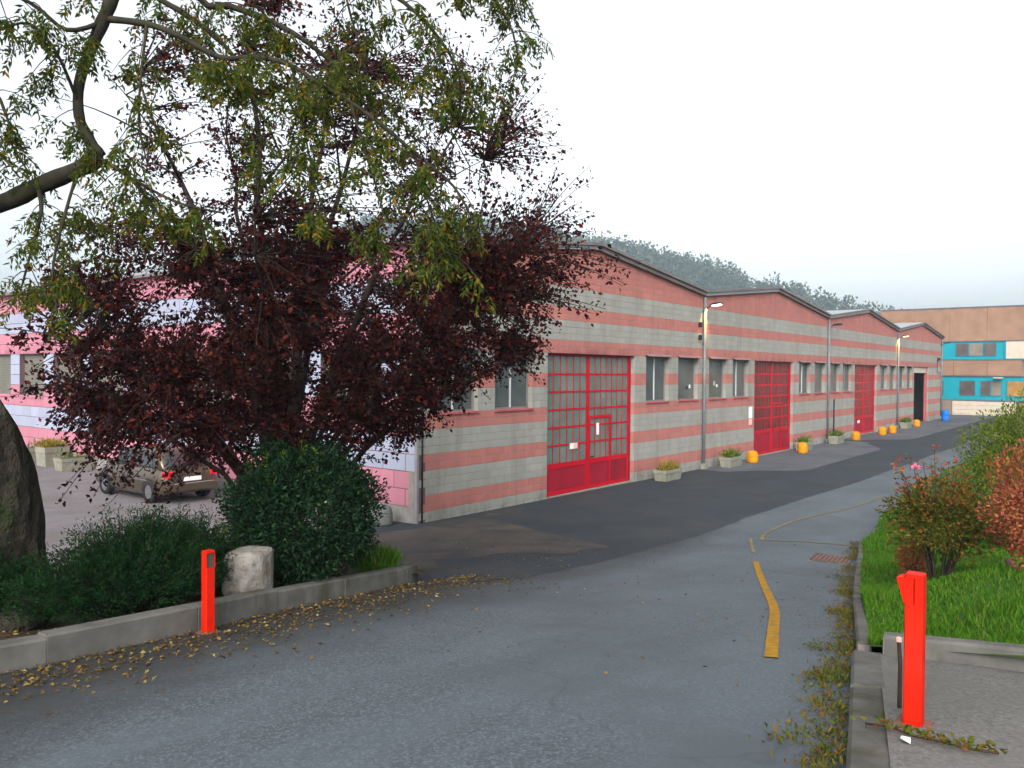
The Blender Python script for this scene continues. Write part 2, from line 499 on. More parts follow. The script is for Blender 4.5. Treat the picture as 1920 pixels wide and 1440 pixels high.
# ------------------------------------------------------------------ foliage helper
def leaf_object(name, C, D, L, W, mat, parent=None, fold=.25, loc=None, normal=None, mats=None, midx=None):
    """many small folded leaves as one mesh; C bases, D directions, L lengths, W widths (numpy)"""
    n = len(C)
    D = D / np.maximum(np.linalg.norm(D, axis=1, keepdims=True), 1e-9)
    r = rng.normal(size=(n, 3)) if normal is None else normal + rng.normal(size=(n, 3)) * .35
    S = np.cross(D, r)
    S /= np.maximum(np.linalg.norm(S, axis=1, keepdims=True), 1e-9)
    U = np.cross(S, D)
    L = np.asarray(L).reshape(-1, 1) * np.ones((n, 1))
    W = np.asarray(W).reshape(-1, 1) * np.ones((n, 1))
    v = np.empty((n, 4, 3))
    v[:, 0] = C
    v[:, 1] = C + D * L * .48 + S * W * .5 + U * W * fold
    v[:, 2] = C + D * L - U * L * .08
    v[:, 3] = C + D * L * .42 - S * W * .5 + U * W * fold
    idx = np.arange(n)[:, None] * 4
    f = np.concatenate([idx + np.array([[0, 1, 2]]), idx + np.array([[0, 2, 3]])], axis=1).reshape(-1)
    me = bpy.data.meshes.new(name)
    me.vertices.add(n * 4)
    me.vertices.foreach_set('co', v.reshape(-1))
    nt_ = n * 2
    me.loops.add(nt_ * 3)
    me.loops.foreach_set('vertex_index', f.astype(np.int32))
    me.polygons.add(nt_)
    me.polygons.foreach_set('loop_start', (np.arange(nt_) * 3).astype(np.int32))
    me.polygons.foreach_set('loop_total', np.full(nt_, 3, np.int32))
    if mats:
        for q in mats:
            me.materials.append(q)
        me.polygons.foreach_set('material_index', np.repeat(midx, 2).astype(np.int32))
    else:
        me.materials.append(mat)
    me.update(calc_edges=True)
    me.validate()
    return link(name, me, parent, loc)

def unit(n):
    d = rng.normal(size=(n, 3))
    return d / np.linalg.norm(d, axis=1, keepdims=True)

# ------------------------------------------------------------------ setting: ground sheets
def axis(a, b, step, far):
    xs = list(np.arange(a, b + 1e-6, step))
    s = step; x = xs[-1]
    while x < far:
        s *= 1.35; x += s; xs.append(min(x, far))
    s = step; x = xs[0]
    while x > -far:
        s *= 1.35; x -= s; xs.insert(0, max(x, -far))
    return xs

def sheet(name, xs, yfun, ny, dz, mat, zf=g):
    """draped sheet: for every x, ny rows between yfun(x) = (y0, y1)"""
    mb = MB(); vs = []
    for x in xs:
        y0, y1 = yfun(x)
        for j in range(ny + 1):
            y = y0 + (y1 - y0) * j / ny
            vs.append((x, y, zf(x, y) + dz))
    fs = []
    for i in range(len(xs) - 1):
        for j in range(ny):
            a = i * (ny + 1) + j
            fs.append((a, a + ny + 1, a + ny + 2, a + 1))
    mb.add(vs, fs, 0, True)
    return tag(mb.build(name, mat), kind='structure')

gx, gy = axis(-24, 34, .5, 980), axis(-24, 14, .5, 980)
mb = MB()
vs = [(x, y, g(x, y) - (0 if max(abs(x), abs(y)) < 90 else .3)) for x in gx for y in gy]
ny = len(gy)
mb.add(vs, [(i * ny + j, (i + 1) * ny + j, (i + 1) * ny + j + 1, i * ny + j + 1) for i in range(len(gx) - 1) for j in range(ny - 1)], 0, True)
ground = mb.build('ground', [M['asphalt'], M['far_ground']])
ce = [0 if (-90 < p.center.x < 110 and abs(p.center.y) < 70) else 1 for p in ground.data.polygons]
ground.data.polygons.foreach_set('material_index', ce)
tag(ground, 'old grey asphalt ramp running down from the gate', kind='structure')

KERB = [(-16.0, -6.6), (-11.25, -7.42), (-10.0, -7.33), (-9.04, -7.12), (-8.01, -6.90), (-6.75, -6.56)]
def kerb_y(x): return lerp_table(KERB, x)
DARK = [(-6.9, -6.75), (-6.3, -7.1), (-5.2, -7.25), (-3.16, -6.89), (0, -6.25), (6.4, -5.65), (17.7, -5.9), (80, -6.2)]
def dark_y(x):
    return lerp_table(DARK, x) + .03 * math.sin(x * .7) + .012 * math.sin(x * 5.3 + 1) + .008 * math.sin(x * 13.1)
def dark_span(x):
    top = kerb_y(x) + .05 if x < -6.7 else (min(1.8, -6.5 + (x + 6.7) * 4.5) if x < -.1 else .12)
    return dark_y(x), max(top, dark_y(x) + .01)
xs = list(np.arange(-6.9, 20, .2)) + list(np.arange(20, 80, 1.5))
tag(sheet('road', xs, dark_span, 24, .004, M['asphalt_dark']), 'strip of newer dark asphalt along the striped building')
tag(sheet('yard', list(np.arange(-40, .3, .7)), lambda x: (1.2 + .25 * math.sin(x * 1.9) if x > -6.2 else -1.2, 60), 90, .008, M['yard']), 'pale concrete yard beside the rose coloured side wall')
M['dust'] = asphalt_mat('dusty_asphalt', (.075, .062, .052), patch=(.032, .034, .036), patch_lo=.42, patch_hi=.6, speck=.3, pscale=.8)
tag(sheet('worn_asphalt', list(np.arange(-6.0, 2.6, .2)), lambda x: (max(dark_y(x) + .35, -5.2 + .5 * math.sin(x * 1.3) + .2 * math.sin(x * 4.1) + 4.6 * sm(-.5, 2.6, x)), min(-.35 + .15 * math.sin(x * 3), -5.4 + (x + 6.0) * 3.2 + .3)), 14, .008, M['dust']), 'brownish dusty asphalt by the near corner of the warehouse')
tag(sheet('apron', list(np.arange(15.4, 33.5, .5)), lambda x: (-1.2 - 2.2 * sm(15.2, 18.5, x) + 1.6 * sm(29, 33.4, x), .1), 6, .008, M['asphalt_mid']), 'worn lighter apron before the second red door')
tag(sheet('apron', list(np.arange(34.5, 71, .8)), lambda x: (-.8 - 2.4 * sm(34, 38, x), .1), 6, .009, M['asphalt_mid']), 'worn lighter apron before the farthest doors')

# planting bed on the left
def bed_back(x): return lerp_table([(-16, 1.5), (-10, 1.2), (-7.6, -.2), (-6.4, -2.6), (-6.1, -5.2), (-6.05, -6.1)], x)
def bed_z(x, y):
    e = min(y - kerb_y(x), bed_back(x) - y)
    return g(x, y) + .13 * sm(-.2, .25, e) + .05 * math.sin(x * 3.1) * math.sin(y * 2.7) * sm(0, .6, e)
xs = list(np.arange(-16, -6.05, .2))
tag(sheet('planting_bed', xs, lambda x: (kerb_y(x) + .10, max(bed_back(x), kerb_y(x) + .2)), 40, .012, M['soil'], bed_z), 'dark earth of the raised planting bed')

def polyline(pts, step):
    out = [Vector((*pts[0], 0))]
    for a, b in zip(pts, pts[1:]):
        a, b = Vector((*a, 0)), Vector((*b, 0))
        n = max(1, int(round((b - a).length / step)))
        for i in range(1, n + 1):
            out.append(a.lerp(b, i / n))
    return out

def kerb_run(name, pts, step, h, w, label, z=g, lean=.0):
    """a concrete footing with one object for each kerb stone"""
    P = polyline(pts, step)
    foot = MB()
    rings = []
    for i, p in enumerate(P):
        t = (P[min(i + 1, len(P) - 1)] - P[max(i - 1, 0)]).normalized()
        n = Vector((-t.y, t.x, 0))
        zz = z(p.x, p.y)
        a, b_ = p + n * .012, p + n * (w - .012)
        rings.append([(a.x, a.y, zz - .15), (b_.x, b_.y, zz - .15), (b_.x, b_.y, zz + h - .02), (a.x, a.y, zz + h - .02)])
    foot.loft(rings)
    root = foot.build(name, M['mortar'])
    tag(root, label, kind='structure')
    for a, b in zip(P, P[1:]):
        t = (b - a).normalized(); n = Vector((-t.y, t.x, 0))
        j = Vector((random.uniform(-.008, .008), random.uniform(-.008, .008), 0))
        dz = random.uniform(-.012, .012)
        a2, b2 = a + t * .006 + j, b - t * .006 + j
        rr = []
        for q in (a2, b2):
            zz = z(q.x, q.y) + dz
            c = .018
            rr.append([tuple(q + Vector((0, 0, zz - .12))), tuple(q + n * w + Vector((0, 0, zz - .12))), tuple(q + n * w + Vector((0, 0, zz + h - c))),
                       tuple(q + n * (w - c) + Vector((0, 0, zz + h))), tuple(q + n * c + Vector((0, 0, zz + h))), tuple(q + Vector((0, 0, zz + h - c)))])
        s = MB(); s.loft(rr); s.build('kerb_stone', M['kerb'], root)
    return root
kerb_run('bed_kerb', KERB + [(-6.3, -6.3), (-6.05, -5.8), (-6.0, -5.0), (-6.3, -2.6), (-7.6, -.2)], 1.0, .21, .15, 'low concrete kerb along the left planting bed')

# right side: pavement, lawn
def edge_y(x): return -12.71 + (x + 10) * .262
LAWN0 = -7.72
def walk_z(x, y): return g(x, y) + .10
xs = list(np.arange(-20, LAWN0 + .02, .3))
tag(sheet('pavement', xs, lambda x: (-19, edge_y(x) - .16), 20, .0, M['slab'], walk_z), 'concrete pavement slab in front of the lawn')
kerb_run('pavement_kerb', [(LAWN0 - .05, edge_y(LAWN0)), (-20, edge_y(-20))], 1.1, .105, .20, 'concrete kerb at the edge of the pavement slab')
def lawn_edge(x): return lerp_table([(-8, edge_y(-8)), (-7.2, -12.0), (-2.9, -10.8), (3.95, -9.07), (9.4, -8.3), (15.5, -7.7), (45, -7.6)], x)
def lawn_z(x, y):
    e = lawn_edge(x) - y
    return g(x, y) + .13 + .34 * sm(.1, 1.7, e) * sm(-8.2, -5.5, x) + .05 * math.sin(x * 1.3 + y)
xs = list(np.arange(LAWN0, 8, .25)) + list(np.arange(8, 45, 1.0))
tag(sheet('lawn', xs, lambda x: (-21, lawn_edge(x) - .10), 36, 0, M['lawn'], lawn_z), 'green lawn bank on the right')
kerb_run('lawn_kerb', [(-7.78, -12.32), (-7.62, -13.2), (-7.3, -15), (-7.0, -19)], 1.0, .24, .12, 'concrete kerb across the front end of the lawn')
kerb_run('lawn_side_kerb', [(14.0, lawn_edge(14)), (3.95, lawn_edge(3.95)), (-2.9, lawn_edge(-2.9)), (-7.5, lawn_edge(-7.5))], 1.0, .13, .10, 'low kerb along the road edge of the lawn')

# yellow road lines
def paint(name, pts, w0, w1, label, dz=.010, mat='yellow_line'):
    P = []
    V = [Vector((*p, 0)) for p in pts]
    for i in range(len(V) - 1):
        p0, p1, p2, p3 = V[max(0, i - 1)], V[i], V[i + 1], V[min(len(V) - 1, i + 2)]
        for k in range(12):
            t = k / 12
            q = .5 * ((2 * p1) + (p2 - p0) * t + (2 * p0 - 5 * p1 + 4 * p2 - p3) * t * t + (3 * p1 - p0 - 3 * p2 + p3) * t ** 3)
            P.append((q.x, q.y))
    P.append(pts[-1])
    vs, fs = [], []
    for i, p in enumerate(P):
        q0, q1 = P[max(0, i - 2)], P[min(len(P) - 1, i + 2)]
        t = Vector((q1[0] - q0[0], q1[1] - q0[1], 0)).normalized(); n = Vector((-t.y, t.x, 0))
        w = (w0 + (w1 - w0) * i / (len(P) - 1)) * .5
        for s in (-1, 1):
            ww = w + random.uniform(-.0025, .0025)
            x, y = p[0] + n.x * s * ww, p[1] + n.y * s * ww
            vs.append((x, y, g(x, y) + dz))
    for i in range(len(P) - 1):
        fs.append((2 * i, 2 * i + 2, 2 * i + 3, 2 * i + 1))
    mb = MB(); mb.add(vs, fs, 0, True)
    return tag(mb.build(name, M[mat]), label, kind='structure')
paint('painted_line', [(-7.97, -11.6), (-6.6, -11.12), (-5.04, -10.55), (-2.6, -9.5), (.07, -8.36)], .10, .10, 'bold yellow line curving up the near road')
paint('painted_line', [(1.3, -7.85), (2.72, -7.24), (3.4, -6.95)], .07, .05, 'faded end of the curving yellow line', mat='yellow_faded')
paint('painted_line', [(3.4, -7.2), (4.6, -6.9), (6.95, -6.83), (9.94, -7.3), (13, -7.4)], .08, .06, 'thin yellow arc near the far lawn edge', mat='yellow_faded')
paint('painted_line', [(3.4, -7.25), (3.9, -8.0), (4.19, -8.88)], .07, .07, 'short yellow line crossing towards the lawn', mat='yellow_faded')

# ------------------------------------------------------------------ the striped warehouse
LB = 15.88
NB = 4
XE = LB * NB
DEPTH = 42.0
wh = empty('warehouse', (0, 0, 0))
tag(wh, 'long pink and grey striped warehouse with four low gables', 'warehouse')

def roof_z(x):
    t = (x / LB) % 1.0
    if x >= XE - 1e-6: t = 1.0
    return 6.87 + .83 * (1 - abs(2 * t - 1))

DOOR = (5.37, 10.47)
WINS = [(.58, 2.22), (2.95, 4.60), (11.28, 12.95), (13.75, 15.40)]
OPEN = []                      # x0, x1, z0, z1
for b_ in range(NB):
    o = b_ * LB
    OPEN.append((o + DOOR[0], o + DOOR[1], -.5, 4.3))
    for k, (a, c) in enumerate(WINS):
        if b_ == 3 and k > 1: continue
        OPEN.append((o + a, o + c, 2.7, 4.3))
OPEN.append((61.5, 62.8, 3.9, 5.1))
SIDE_ROW = .43
SWIN = [(1.28 + 3.31 * k, 1.28 + 3.31 * k + 2.37) for k in range(11)]
SOPEN = [(a, c, 2.58, 4.30) for a, c in SWIN]

def free(x0, x1, z0, z1, opens):
    iv = [(x0, x1)]
    for a, b, c, d in opens:
        if d <= z0 + 1e-4 or c >= z1 - 1e-4: continue
        nv = []
        for p, q in iv:
            if b <= p or a >= q: nv.append((p, q)); continue
            if a > p: nv.append((p, a))
            if b < q: nv.append((b, q))
        iv = nv
    return iv

def wall_core(opens, length, top, flip, inset=.007):
    """solid core behind the blocks, with the real openings"""
    mb = MB()
    xs_ = sorted(set([0.0, length] + [o[0] for o in opens] + [o[1] for o in opens] + [k * LB / 2 for k in range(int(length / (LB / 2)) + 1)]))
    zs_ = sorted(set([-.5] + [o[2] for o in opens] + [o[3] for o in opens] + [6.4]))
    for i in range(len(xs_) - 1):
        xm = (xs_[i] + xs_[i + 1]) / 2
        for j in range(len(zs_)):
            z0 = zs_[j]
            zt = zs_[j + 1] if j + 1 < len(zs_) else None
            zm = (z0 + zt) / 2 if zt else 6.6
            if any(a < xm < b and c < zm < d for a, b, c, d in opens): continue
            a, b = xs_[i], xs_[i + 1]
            for o in opens:
                if abs(o[1] - a) < 1e-5 and o[2] < zm < o[3]: a += inset
                if abs(o[0] - b) < 1e-5 and o[2] < zm < o[3]: b -= inset
            ta = zt if zt else top(a) - .02
            tb = zt if zt else top(b) - .02
            y0, y1 = inset, .29
            if not flip:
                P = [(a, y0, z0), (b, y0, z0), (b, y1, z0), (a, y1, z0), (a, y0, ta), (b, y0, tb), (b, y1, tb), (a, y1, ta)]
            else:
                P = [(y0, b, z0), (y0, a, z0), (y1, a, z0), (y1, b, z0), (y0, b, tb), (y0, a, ta), (y1, a, ta), (y1, b, tb)]
            mb.add(P, [(3, 2, 1, 0), (4, 5, 6, 7), (0, 1, 5, 4), (1, 2, 6, 5), (2, 3, 7, 6), (3, 0, 4, 7)])
    return mb

front = wall_core(OPEN, XE, lambda x: roof_z(min(x, XE)) , False).build('front_wall', M['mortar'], wh)
side_top = 6.88
side = wall_core([(a, b, c, d) for a, b, c, d in SOPEN], DEPTH, lambda y: side_top, True).build('side_wall', M['mortar_side'], wh)

def block_mesh(w, h, d, hl=None, hr=None, flip=False, c=.006):
    """one block, front face slightly pillowed by a chamfer; origin at its lower front corner"""
    hl = h if hl is None else hl
    hr = h if hr is None else hr
    F = [(c, 0, c), (w - c, 0, c), (w - c, 0, hr - c), (c, 0, hl - c)]
    Bk = [(0, c, 0), (w, c, 0), (w, c, hr), (0, c, hl)]
    E_ = [(0, d, 0), (w, d, 0), (w, d, hr), (0, d, hl)]
    vs = F + Bk + E_
    fs = [(0, 1, 2, 3)]
    for k in range(4):
        l = (k + 1) % 4
        fs.append((k + 4, l + 4, l, k))
        fs.append((k + 8, l + 8, l + 4, k + 4))
    if flip:
        vs = [(y, x, z) for x, y, z in vs]
        fs = [tuple(reversed(f)) for f in fs]
    return vs, fs

J = .009
blocks = []
z = -.30; row = 0
PINKROWS = lambda zc: (zc > 6.3) or (.3 <= (zc % 1.0) < .7 and zc > 0)
while z < 7.8:
    pink = PINKROWS(z + .1)
    for a, b in free(0.02, XE, z, z + .2, OPEN):
        x = a
        off = .2 if row % 2 else 0.0
        edges = [a] + [e for e in np.arange(math.floor(a / .4) * .4 - .4 + off, b, .4) if a + .07 < e < b - .07] + [b]
        for e0, e1 in zip(edges, edges[1:]):
            rl, rr = roof_z(e0) - .05, roof_z(e1) - .05
            hl, hr = min(.2, rl - z), min(.2, rr - z)
            if hl < .02 or hr < .02: continue
            blocks.append((e0 + J / 2, z + J / 2, e1 - e0 - J, .2 - J, None if hl > .199 and hr > .199 else (max(.012, hl - J), max(.012, hr - J)), pink))
    z = round(z + .2, 4); row += 1
CAMP = Vector((-13.76, -13.72, 3.76))
blocks.sort(key=lambda q: (Vector((q[0] + .2, 0, q[1])) - CAMP).length if q[1] > -.05 else 1e3)
cache = {}
stuff = MB()
for k, (x, z, w, h, cut, pink) in enumerate(blocks):
    if k < 300:
        key = (round(w, 3), cut, pink)
        if key not in cache:
            mm = MB(); mm.add(*block_mesh(w, h, .30, *(cut or (None, None))))
            cache[key] = mm.mesh('block', M['block_pink' if pink else 'block_grey'])
        link('block', cache[key], front, (x, random.uniform(-.0015, .0015), z))
    else:
        vs, fs = block_mesh(w, h, .30, *(cut or (None, None)))
        dy = random.uniform(-.0015, .0015)
        stuff.add([(x + p[0], p[1] + dy, z + p[2]) for p in vs], fs, 1 if pink else 0)
tag(stuff.build('blockwork', [M['block_grey'], M['block_pink']], wh), kind='stuff')

panels = []  # blocks of the side wall, a larger size than the front blocks
row = 1
while row * SIDE_ROW < side_top - .1:
    z0 = row * SIDE_ROW
    pink = row in (1, 2, 5, 6, 10, 11, 14, 15)
    for a, b in free(.06, DEPTH, z0, z0 + SIDE_ROW, SOPEN):
        off = .4 if row % 2 else 0
        edges = [a] + [e for e in np.arange(off - .8, b, .8) if a + .12 < e < b - .12] + [b]
        for e0, e1 in zip(edges, edges[1:]):
            panels.append((e0 + .008, z0 + .009, e1 - e0 - .016, SIDE_ROW - .018, pink))
    row += 1
panels.sort(key=lambda q: (Vector((0, q[0] + .4, q[1])) - CAMP).length)
cache = {}
stuff = MB()
for k, (y, z, w, h, pink) in enumerate(panels):
    if k < 300:
        key = (round(w, 3), pink)
        if key not in cache:
            mm = MB(); mm.add(*block_mesh(w, h, .30, flip=True, c=.008))
            cache[key] = mm.mesh('side_block', M['side_block_pink' if pink else 'side_block_white'])
        link('side_block', cache[key], side, (random.uniform(-.002, .002), y, z))
    else:
        vs, fs = block_mesh(w, h, .30, flip=True, c=.008)
        stuff.add([(p[0], y + p[1], z + p[2]) for p in vs], fs, 1 if pink else 0)
tag(stuff.build('side_blockwork', [M['side_block_white'], M['side_block_pink']], wh), kind='stuff')
MB().box(-.004, .28, .02, DEPTH, -.5, SIDE_ROW - .004).build('plinth', M['plinth'], wh)
MB().box(-.012, .055, -.012, .052, -.4, 6.86).build('corner_post', M['flashing'], wh)
MB().tube([(.16, -.025, -.1), (.16, -.025, 6.7)], .022, 6).build('cable', M['black_metal'], wh)
# hidden sides, so that the inside is a dark hall
MB().box(XE - .30, XE - .004, .31, DEPTH, -.5, 6.85).build('end_wall', M['block_grey'], wh)
MB().box(0.3, XE, DEPTH, DEPTH + .3, -.5, 6.85).build('back_wall', M['block_grey'], wh)
MB().box(.31, XE - .31, .31, DEPTH - .01, -.35, -.02).build('hall_floor', M['asphalt_dark'], wh)
# inner partitions behind the windows keep the hall dark and give the glass something to stand before

# roof: four gables running back, fascia and flashing along the front
rf = MB()
pr = []
for k in range(NB * 2 + 1):
    pr.append((k * LB / 2, roof_z(k * LB / 2 if k < NB * 2 else XE)))
rings = []
for y in (-.17, DEPTH + .4):
    rings.append([(x + (-.22 if k == 0 else .22 if k == NB * 2 else 0), y, z + .03) for k, (x, z) in enumerate(pr)] + [(x + (-.22 if k == 0 else .22 if k == NB * 2 else 0), y, z + .11) for k, (x, z) in reversed(list(enumerate(pr)))])
rf.loft(rings)
roof = rf.build('roof', M['roofsheet'], wh)
for k in range(NB * 2):
    (x0, z0), (x1, z1) = pr[k], pr[k + 1]
    if k == 0: x0 -= .20
    if k == NB * 2 - 1: x1 += .20
    f = MB()
    f.add([(x0, -.13, z0 - .10), (x1, -.13, z1 - .10), (x1, -.008, z1 - .10), (x0, -.008, z0 - .10), (x0, -.13, z0 + .024), (x1, -.13, z1 + .024), (x1, -.008, z1 + .024), (x0, -.008, z0 + .024)],
          [(3, 2, 1, 0), (4, 5, 6, 7), (0, 1, 5, 4), (1, 2, 6, 5), (2, 3, 7, 6), (3, 0, 4, 7)])
    f.build('fascia', M['flashing'] if k % 2 == 0 else M['fascia'], roof)
    f = MB()
    f.add([(x0, -.21, z0 + .035), (x1, -.21, z1 + .035), (x1, -.175, z1 + .035), (x0, -.175, z0 + .035), (x0, -.21, z0 + .12), (x1, -.21, z1 + .12), (x1, -.175, z1 + .12), (x0, -.175, z0 + .12)],
          [(3, 2, 1, 0), (4, 5, 6, 7), (0, 1, 5, 4), (1, 2, 6, 5), (2, 3, 7, 6), (3, 0, 4, 7)])
    f.build('edge_sheet', M['fascia'], roof)
MB().box(-.25, -.02, -.1, DEPTH, 6.80, 6.89).build('eaves_gutter', M['fascia'], roof)

# front windows
def front_window(x0, x1, z0, z1, style):
    w = MB()
    t = .05; y0, y1 = .14, .20
    w.box(x0 + .001, x0 + t, y0, y1, z0 + .001, z1 - .001); w.box(x1 - t, x1 - .001, y0, y1, z0 + .001, z1 - .001)
    w.box(x0 + t, x1 - t, y0, y1, z1 - t, z1 - .001); w.box(x0 + t, x1 - t, y0, y1, z0 + .001, z0 + t)
    fr = w.build('window', M['frame'], wh)
    xm = x0 + (x1 - x0) * (.42 if style % 2 else .5)
    if style != 2:
        MB().box(xm - .022, xm + .022, y0 - .01, y1 + .002, z0 + t, z1 - t).build('mullion', M['mullion'] if style in (0, 3) else M['frame'], fr)
    gm = M['glass_window'] if style in (0, 1) else M['glass_window2']
    halves = [(x0 + t, xm), (xm, x1 - t)] if style != 2 else [(x0 + t, x1 - t)]
    for a, b in halves:
        MB().box(a + .003, b - .003, .165, .175, z0 + t + .003, z1 - t - .003).build('pane', gm, fr)
    sl_ = MB()
    n = 18
    for i in range(n):
        zz = z0 + t + (z1 - z0 - 2 * t) * (i + .5) / n
        sl_.add([(x0 + t, .185, zz - .035), (x1 - t, .185, zz - .035), (x1 - t, .215, zz + .03), (x0 + t, .215, zz + .03)], [(0, 1, 2, 3)])
    sl_.build('blind', M['shutter'], fr)
    MB().bbox(x0 - .03, x1 + .03, -.05, .138, z0 - .045, z0 + .012, .008).build('window_sill', M['sill'], fr)
    c = MB()
    c.add([(x0 - .06, -.14, z1 + .005), (x1 + .06, -.14, z1 + .005), (x1 + .06, -.004, z1 + .075), (x0 - .06, -.004, z1 + .075), (x0 - .06, -.14, z1 + .025), (x1 + .06, -.14, z1 + .025), (x1 + .06, -.004, z1 + .095), (x0 - .06, -.004, z1 + .095)],
          [(3, 2, 1, 0), (4, 5, 6, 7), (0, 1, 5, 4), (1, 2, 6, 5), (2, 3, 7, 6), (3, 0, 4, 7)])
    c.build('drip_sheet', M['canopy'], fr)
    return fr
k = 0
STY = [0, 0, 0, 2, 2, 3, 0, 2, 2, 1, 1, 2, 1, 1, 1]
for (a, b, c, d) in OPEN:
    if c < 0: continue
    front_window(a, b, c, d, STY[k % len(STY)]); k += 1
# paper notices behind two panes
MB().box(15.0 - .02, 15.1, .158, .162, 3.15, 3.28).build('notice', M['white'], wh)
MB().box(14.72, 14.88, .158, .162, 3.10, 3.22).build('notice', M['black_metal'], wh)
MB().box(LB + 1.35, LB + 1.52, .158, .162, 3.22, 3.40).build('notice', M['cream'], wh)
MB().box(LB + 1.62, LB + 1.76, .158, .162, 3.16, 3.27).build('notice', M['white'], wh)

# side windows: deep reveals, closed grey shutters
for a, b in SWIN:
    w = MB()
    w.box(.20, .26, a + .001, b - .001, 2.581, 4.299)
    fr = w.build('side_window', M['frame'], wh)
    n = 14
    for i in range(n):
        z0 = 2.60 + (1.68) * i / n
        MB().box(.185, .198, a + .04, b - .04, z0 + .004, z0 + 1.68 / n - .004).build('shutter_slat', M['shutter'], fr)
    MB().bbox(-.05, .18, a + .002, b - .002, 2.50, 2.59, .008).build('window_sill', M['side_block_pink'], fr)

# doors
def glazed_door(x0, x1, kind):
    """two-leaf steel door: frame mesh with leaf rails, glazing bars, panes and lower panels"""
    y = .20
    z0, zt = g((x0 + x1) / 2, 0) + .03, 4.29
    xm = (x0 + x1) / 2 - (.12 if kind == 1 else 0)
    fr = MB()
    fr.box(x0 + .002, x0 + .09, y - .05, y + .05, z0, zt); fr.box(x1 - .09, x1 - .002, y - .05, y + .05, z0, zt)
    fr.box(x0 + .09, x1 - .09, y - .05, y + .05, zt - .07, zt)
    door = fr.build('door', M['red'], wh)
    zp = z0 + (.80 if kind == 1 else .98)
    rows = 6
    zr = [zp + .16 + (zt - .07 - zp - .16) * i / rows for i in range(rows + 1)]
    for side_, (a, b) in enumerate(((x0 + .09, xm), (xm, x1 - .09))):
        lf = MB()
        e = .09
        lf.box(a + .003, a + e, y - .035, y + .035, z0, zt - .071); lf.box(b - e, b - .003, y - .035, y + .035, z0, zt - .071)
        lf.box(a + e, b - e, y - .035, y + .035, zp, zp + .16)
        lf.box(a + e, b - e, y - .034, y + .035, z0 + .001, z0 + .12)
        for i in range(1, rows):
            t = .026 if kind == 1 else .040
            lf.box(a + e, b - e, y - .030, y + .03, zr[i] - t, zr[i] + t)
        cols = (6 if side_ == 0 else 7) if kind == 1 else 7
        for c in range(1, cols):
            x = a + e + (b - a - 2 * e) * c / cols
            t = .015 if kind == 1 else .006
            lf.box(x - t, x + t, y - .026, y + .026, zp + .16, zt - .071)
        leaf = lf.build('door_leaf', M['red_bright'], door)
        # lower sheet panel, in two halves on the wicket side
        parts = [(a + e, b - e)] if side_ == 0 and kind == 1 else [(a + e, (a + b) / 2), ((a + b) / 2, b - e)]
        for p, q in parts:
            MB().box(p + .006, q - .006, y - .015, y + .015, z0 + .122, zp - .004).build('lower_panel', M['red'], door)
        pc = cols if kind == 1 else 1
        pm = {}
        for i in range(rows):
            for c in range(pc):
                p = a + e + (b - a - 2 * e) * c / pc; q = a + e + (b - a - 2 * e) * (c + 1) / pc
                key = (round(q - p, 4))
                if key not in pm:
                    pm[key] = MB().box(.002, q - p - .002, -.006, .006, .002, zr[1] - zr[0] - .002).mesh('pane', M['glass_green'] if kind == 1 else M['glass_red'])
                link('pane', pm[key], door, (p, y, zr[i]))
        if side_ == 1:
            wk = MB()
            ww = a + (b - a) * .52
            for p, q, r_, s_ in ((a + .10, a + .14, z0 + .05, 2.35), (ww - .045, ww + .045, z0 + .05, 2.35), (a + .14, ww - .045, 2.26, 2.35)):
                wk.box(p, q, y - .046, y - .036, r_, s_)
            wk.build('wicket_frame', M['red_bright'], door)
            MB().box(a + .17, a + .30, y - .075, y - .047, 1.02, 1.06).build('handle', M['black_metal'], door)
    MB().box(x0 + .003, x1 - .003, .02, .29, z0 - .4, z0 - .002).build('threshold', M['concrete'], door)
    return door
d1 = glazed_door(*DOOR, 1)
d2 = glazed_door(LB + DOOR[0], LB + DOOR[1], 2)
d3 = glazed_door(2 * LB + DOOR[0], 2 * LB + DOOR[1], 2)
# small notices on the doors and beside the second door
MB().box(6.78, 6.98, .150, .158, 1.36, 1.54).build('notice', M['white'], d1)
MB().box(6.98, 7.20, .149, .157, 1.36, 1.54).build('notice', M['pink_tip'], d1)
MB().box(8.30, 8.45, .150, .158, 1.72, 2.10).build('notice', M['white'], d1)
MB().box(2 * LB + 6.6, 2 * LB + 7.1, .14, .148, .70, .86).build('notice', M['white'], d3)
MB().box(LB + 4.72, LB + 5.10, -.02, -.008, 1.75, 2.25).build('wall_notice', M['white'], wh)
MB().box(LB + 4.74, LB + 5.08, -.021, -.009, 1.45, 1.72).build('wall_notice', M['pink_tip'], wh)
# the open doorway of the fourth bay: dark red frame, cream rolled curtain under the lintel
ox0, ox1 = 3 * LB + DOOR[0], 3 * LB + DOOR[1]
dr = MB()
dr.box(ox0 + .002, ox0 + .12, .12, .26, -.04, 4.28); dr.box(ox1 - .25, ox1 - .002, .10, .27, -.04, 4.28)
dr = dr.build('open_doorway', M['sill'], wh)
MB().box(ox0 + .12, ox1 - .25, .12, .27, 3.85, 4.28).build('rolled_curtain', M['cream'], dr)
wp = MB()
wp.bbox(0, 1.3, 0, .6, 0, 1.65, .02); wp.box(.06, 1.24, -.012, -.002, .08, 1.57)
wp = wp.build('white_cabinet', M['white'], None, (ox0 + .75, .55, -.015))
tag(wp, 'white cabinet standing just inside the dark open doorway', 'cabinet')
bd = MB()
bd.lathe([(.27, 0), (.29, .05), (.29, .42), (.275, .45), (.29, .48), (.29, .86), (.24, .90)], n=14)
